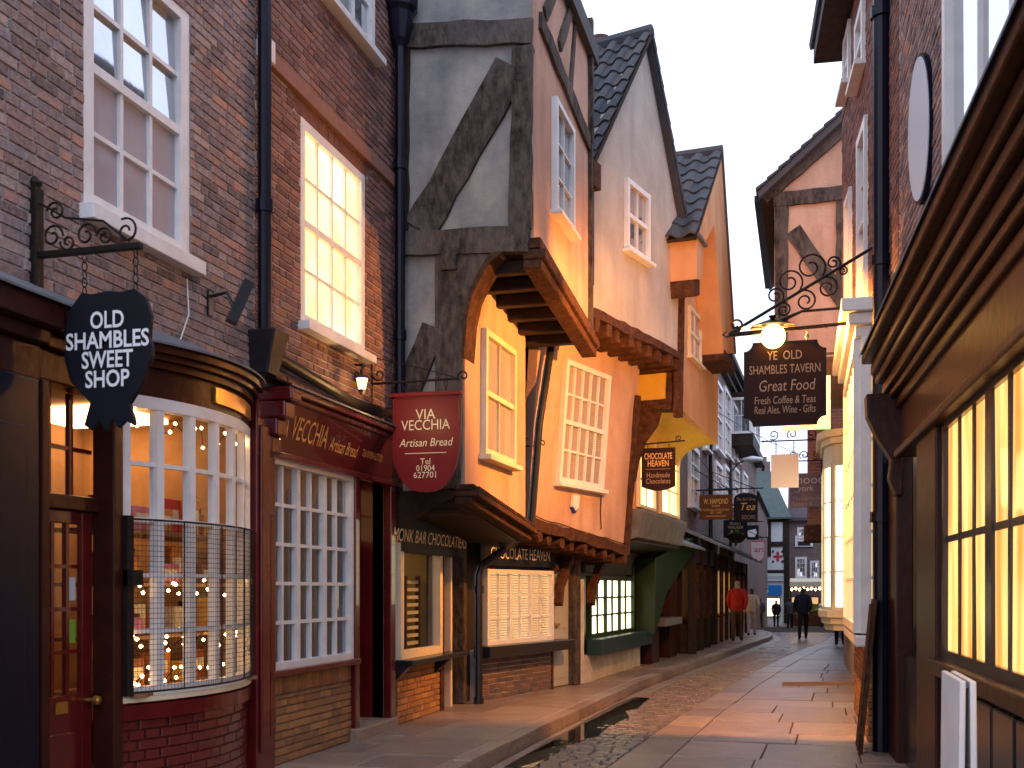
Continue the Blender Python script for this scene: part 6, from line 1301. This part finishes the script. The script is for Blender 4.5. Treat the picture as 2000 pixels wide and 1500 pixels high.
right_sign('mauve sign with grey lowercase lettering behind the blank pale sign', 25.2, (1543, 1613, 925, 990), mat('sign_mauve', (.16, .10, .12), .5), (('mood', .02, .80, .36, {'m': mat('lettering_grey', (.42, .38, .38), .5), 'w': .85}), ('_york', -.12, .55, .24, {'m': mat('lettering_grey', (.42, .38, .38), .5)}), ('Handmade', -.02, .26, .18, {'m': mat('lettering_dim', (.26, .2, .2), .5), 'w': .8}), ('Soaps & Gifts', .05, .09, .18, {'m': mat('lettering_dim', (.26, .2, .2), .5), 'w': .95})), .5)
right_sign('white box sign half hidden behind the tavern sign', 14.2, (1528, 1622, 738, 838), M['white'], (), .75, scrolls=0)
# tavern sign with the street lamp on its bracket
t, W, u0, u1, z0, z1 = sign('hanging_sign', 'dark brown sign with notched corners and tan lettering under the bright lamp', 12.0, (1453, 1614, 672, 828), M['brown_board'], shape='notch', texts=(('YE  OLD', 0, .83, .15, {'w': .42, 'm': M['tan_txt']}), ('SHAMBLES TAVERN', 0, .665, .15, {'w': .86, 'm': M['tan_txt']}), ('Great Food', .02, .47, .19, {'w': .68, 'shear': .15, 'm': M['tan_txt']}), ('Fresh Coffee & Teas', 0, .30, .13, {'w': .74, 'm': M['tan_txt'], 'shear': .1}), ('Real Ales, Wine - Gifts', 0, .185, .13, {'w': .74, 'm': M['tan_txt'], 'shear': .1})), edge=M['black_board'])
zb_ = W.px(1560, 645)[1]; ur = W.px(1692, 635)[0]; ul = W.px(1412, 655)[0]; ut, zt_ = W.px(1757, 452)
mb = MB(); mb.tube([W(ul + .06, zb_, 0), W(ur + .1, zb_ + .05, 0)], .02, 8); obj('bracket_bar', mb, M['iron'], t)
mb = MB(); mb.tube([W(ul + .08, zb_ + .01, 0), W(ut, zt_, 0)], .018, 8); obj('bracket_stay', mb, M['iron'], t)
mb = MB(); mb.tube([W(ul + .0, zb_ + .0, 0), W(ul + .05, zb_ + .05, 0), W(ul + .1, zb_, 0), W(ul + .05, zb_ - .05, 0)], .014, 6, closed=True); mb.tube(spiral(W, ul + .14, zb_ + .10, .08, 1.2, 4.5, 1), .012, 6); obj('bracket_finial', mb, M['iron'], t)
a, b = Vector((ul + .08, zb_ + .01)), Vector((ut, zt_)); mb = MB()
for i, (tt, s, r) in enumerate(((.30, 1, .10), (.30, -1, .08), (.40, 1, .15), (.42, -1, .12), (.53, 1, .17), (.55, -1, .12), (.64, 1, .08), (.66, -1, .05))):
    p = a.lerp(b, tt); nn = Vector((-(b - a).y, (b - a).x)).normalized() * s; c = p + nn * r; mb.tube(spiral(W, c.x, c.y, r, 1.5, math.atan2(-nn.y, -nn.x), s, n=26), .011, 5)
obj('scrollwork', mb, M['iron'], t)
mb = MB(); zr_ = z1 + .09; mb.tube([W(u0 - .2, zr_, 0), W(u1 + .25, zr_ + .06, 0)], .011, 6); mb.tube([W(u0 - .1, zb_, 0), W(u0 - .1, zr_, 0)], .011, 5); mb.tube([W(u1 - .0, zb_ + .02, 0), W(u1 - .0, zr_ + .03, 0)], .014, 5); obj('hanging_rod', mb, M['iron'], t)
hangers(t, W, (u0 + .18, u1 - .2), z1 - .02, zr_ + .02, r=.01)
M['globe'] = emit('amber_globe', (1.0, .56, .14), 9.0)
LW = Wall((-8, 11.9), (4, 11.9)); lp = LW(*LW.px(1510, 657))
lm = thing('street_lamp', 'bright amber lamp globe above the tavern sign', 'lamp', lp)
def sphere(mb, c, r, n=14):
    pts = [c + Vector((0, 0, r * math.cos(math.pi * i / n))) for i in range(n + 1)]; mb.tube(pts, [max(r * math.sin(math.pi * i / n), .001) for i in range(n + 1)], 16); return mb
mb = MB(); sphere(mb, lp, .13); obj('globe', mb, M['globe'], lm, smooth=True)
mb = MB(); mb.tube([lp + Vector((0, .12, .12)), lp + Vector((0, .12, .135)), lp + Vector((0, .12, .19)), lp + Vector((0, .12, .22))], [.25, .235, .10, .03], 24); obj('lamp_hood', mb, M['iron'], lm)
mb = MB(); mb.tube([lp + Vector((0, 0, .22)), lp + Vector((0, 0, .13)), lp + Vector((.3, 0, .25)), lp + Vector((1.0, 0, .26))], [.05, .03, .015, .015], 8); obj('lamp_holder', mb, M['iron'], lm)
ld = bpy.data.lights.new('street_lamp_light', 'POINT'); ld.energy = 950; ld.color = (1.0, .38, .075); ld.shadow_soft_size = .05
lo = bpy.data.objects.new('street_lamp_light', ld); link(lo, lm, lp + Vector((-.02, .19, -.01)))
# disc street lamp on the terrace and thin cables
dl = thing('street_lamp', 'pale unlit disc lamp on an arm from the left terrace', 'lamp', T(12, 5, 1.2))
W = Wall((-8, 38.0), (4, 38.0)); q = W.px(1470, 896)
mb = MB(); c = W(q[0], q[1], 0); mb.tube([c - Vector((0, 0, .1)), c - Vector((0, 0, .06)), c + Vector((0, 0, .02)), c + Vector((0, 0, .09))], [.22, .36, .34, .05], 16); obj('lamp_head', mb, M['sign_white'], dl, smooth=True)
mb = MB(); mb.tube([W(-2.45 + 8, q[1] - .5, 0), W(q[0] - .5, q[1] - .15, 0), W(q[0] - .1, q[1] + .02, 0)], .025, 6); obj('lamp_arm', mb, M['iron'], dl)
for k_, (p0, p1, sag, lab) in enumerate(((T(1.0, 6.3, .05), Vector((1.0, 33, 5.2)), .25, 'upper thin cable strung across the street from the left terrace'), (T(.5, 5.2, .05), T(9.0, 4.4, .6), .1, 'lower thin cable along the left terrace signs'))):
    mb = MB(); mb.tube([Vector(p0).lerp(Vector(p1), i / 10) - Vector((0, 0, sag * math.sin(math.pi * i / 10))) for i in range(11)], .01, 4); c = obj('cable', mb, M['iron'], None); tag(c, lab, 'cable')
q = A.px(358, 545); q2 = A.px(342, 680); mb = MB(); mb.tube([A(q[0], q[1], .03), A(q[0] - .01, (q[1] + q2[1]) / 2, .05), A(q2[0], q2[1], .02)], .006, 4); c = obj('cable', mb, M['white'], None); tag(c, 'thin white cable hanging from the window sill above the sweet shop', 'cable')
# cables clipped along the jetty and down the wall of the fourth house
mb = MB(); mb.tube([F4(bl_[0] + (br_[0] - bl_[0]) * i / 16, bl_[1] + (br_[1] - bl_[1]) * i / 16 + .06 + random.uniform(-.012, .012), .03) for i in range(17)], .008, 4); c = obj('cable', mb, M['iron'], None); tag(c, 'black cable sagging along the first floor jetty beam', 'cable')
q = F4.px(1172, 968); mb = MB(); mb.tube([F4(q[0], q[1], .02), F4(q[0] + .01, q[1] - .25, .02), F4(q[0] + .06, q[1] - .5, .03), F4(q[0] + .03, bl_[1] - .02, .04)], .008, 4); c = obj('cable', mb, M['iron'], None); tag(c, 'black cable hanging down below the racked sash window', 'cable')
# ---------------------------------------------------------------- people
SKIN = mat('skin', (.45, .26, .19), .6); 
def person(label, x, y, h, face, jacket, trousers, hair, stride=.2, bag=None, arm=.12):
    z0 = gz(y) + (.125 if x < kerbX(y) - .02 else (.014 if y < 47 else -.14)); s = h / 1.75
    V = []; E_ = []; Rr = []
    def v(px, py, pz, r): V.append((px * s, py * s, pz * s)); Rr.append(r * s); return len(V) - 1
    pel = v(0, 0, .93, .15); wa = v(0, .01, 1.10, .145); ch = v(0, .02, 1.32, .17); nk = v(0, .0, 1.47, .06); hd = v(0, -.015, 1.57, .085); ht = v(0, -.01, 1.69, .08)
    E_ += [(pel, wa), (wa, ch), (ch, nk), (nk, hd), (hd, ht)]
    for sd, st in ((-1, stride), (1, -stride)):
        hp = v(sd * .09, 0, .86, .105); kn = v(sd * .10, -st * .45, .48, .075); an = v(sd * .10, -st * .6 + (.12 if st < 0 else 0), .09, .052); to = v(sd * .11, -st * .6 + (.12 if st < 0 else 0) - .16, .035, .04)
        E_ += [(pel, hp), (hp, kn), (kn, an), (an, to)]
        shd = v(sd * .19, .02, 1.38, .075); el_ = v(sd * .26, .04 + st * .3, 1.12, .058); wr = v(sd * (.25 - arm * .5), -.06 + st * .5, .90, .042); ha = v(sd * (.24 - arm * .5), -.09 + st * .5, .81, .045)
        E_ += [(ch, shd), (shd, el_), (el_, wr), (wr, ha)]
    me = bpy.data.meshes.new('person'); me.from_pydata(V, E_, []); o = bpy.data.objects.new('person', me); COL.objects.link(o)
    md = o.modifiers.new('skin', 'SKIN'); sv = me.skin_vertices[0].data
    for i, r in enumerate(Rr): sv[i].radius = (r, r * (.72 if i in (0, 1, 2) else 1))
    sv[0].use_root = True
    o.modifiers.new('sub', 'SUBSURF').levels = 2; o.modifiers['sub'].render_levels = 2
    bpy.context.view_layer.update()
    m2 = bpy.data.meshes.new_from_object(o.evaluated_get(bpy.context.evaluated_depsgraph_get())); bpy.data.objects.remove(o)
    for m in (jacket, trousers, SKIN, hair, M['black']): m2.materials.append(m)
    for p in m2.polygons:
        c = p.center; z = c.z / s; side = abs(c.x) / s
        if z > 1.48: k_ = 3 if (z > 1.60 or c.y / s > .0) else 2
        elif z < .10: k_ = 4
        elif side > .17 and z < .89: k_ = 2
        elif z < .84 or (z < .9 and side < .17): k_ = 1
        else: k_ = 0
        p.material_index = k_; p.use_smooth = True
    ob = bpy.data.objects.new('person', m2); link(ob, None, (x, y, z0)); ob.rotation_euler = (0, 0, face); tag(ob, label, 'person')
    R3 = Matrix.Rotation(face, 3, 'Z')
    mb = MB(); jac = [(.86, .185, .14), (1.0, .19, .145), (1.2, .195, .15), (1.36, .20, .14), (1.45, .10, .09)]; n = 14
    for (zz, rx, ry) in jac:
        for i in range(n): a = 2 * math.pi * i / n; mb.v.append(tuple(Vector((x, y, z0)) + R3 @ Vector((rx * s * math.cos(a), (.015 + ry * math.sin(a)) * s, zz * s))))
    for j in range(len(jac) - 1):
        for i in range(n): mb.f.append((j * n + i, j * n + (i + 1) % n, (j + 1) * n + (i + 1) % n, (j + 1) * n + i)); mb.m.append(0)
    obj('jacket', mb, jacket, ob, smooth=True)
    if bag:
        c = Vector((x, y, z0)) + R3 @ Vector((.34 * s, 0, .5 * s)); mb = MB(); mb.wbox(c.x - .06, c.x + .06, c.y - .15, c.y + .15, c.z - .16, c.z + .16); mb.tube([c + Vector((0, -.08, .16)), c + Vector((0, 0, .32)), c + Vector((0, .08, .16))], .01, 5); obj('bag', mb, bag, ob)
    return ob
def cl(n, c): return mat(n, c, .85, tuple(v * .6 for v in c), 8, .3, 60)
dark = cl('cloth_black', (.018, .017, .02)); navy_c = cl('cloth_navy', (.02, .025, .045)); red_c = cl('cloth_red', (.42, .03, .025)); brown_c = cl('cloth_brown', (.10, .06, .04)); grey_c = cl('cloth_grey', (.09, .08, .085)); pale_c = cl('cloth_pale', (.50, .40, .36)); white_c = cl('cloth_white', (.62, .62, .64))
hair_b = mat('hair_brown', (.05, .03, .02), .7); hair_g = mat('hair_grey', (.28, .25, .24), .7)
def at(x, yf, hpx, h): d = F * h / hpx; a = (x - 1000) / F; return d * (a * cT - sT), d * (a * sT + cT)
def put(label, x, hpx, h, *a, **k):
    X_, Y_ = at(x, 0, hpx, h); return person(label, X_, Y_, h, *a, **k)
put('person in a bright red jacket and brown trousers walking away on the left pavement', 1440, 124, 1.78, math.pi, red_c, brown_c, hair_g, stride=.22)
put('person in a pale coat just beyond the red-jacketed walker', 1468, 96, 1.65, math.pi, pale_c, pale_c, hair_b, stride=.15)
put('person in grey and dark trousers in front of the blue shop sign', 1484, 64, 1.75, math.pi, grey_c, brown_c, hair_b, stride=.2)
put('person in black with reddish hair by the lit shop window', 1516, 56, 1.65, math.pi, dark, dark, mat('hair_red', (.22, .07, .03), .7), stride=.15)
put('person in a dark grey coat left of the tall dark walker', 1543, 66, 1.75, math.pi, grey_c, dark, hair_b, stride=.18)
put('tall person in navy and black walking down the middle of the road', 1568, 106, 1.80, math.pi, navy_c, dark, hair_b, stride=.26)
put('person in a white jacket beside the lit oriel bay', 1606, 62, 1.72, -math.pi / 2, white_c, grey_c, hair_g, stride=.1)
person('person in dark trousers half hidden behind the lit oriel bay', 1.02, 31.9, 1.75, math.pi, dark, navy_c, hair_b, stride=.12)
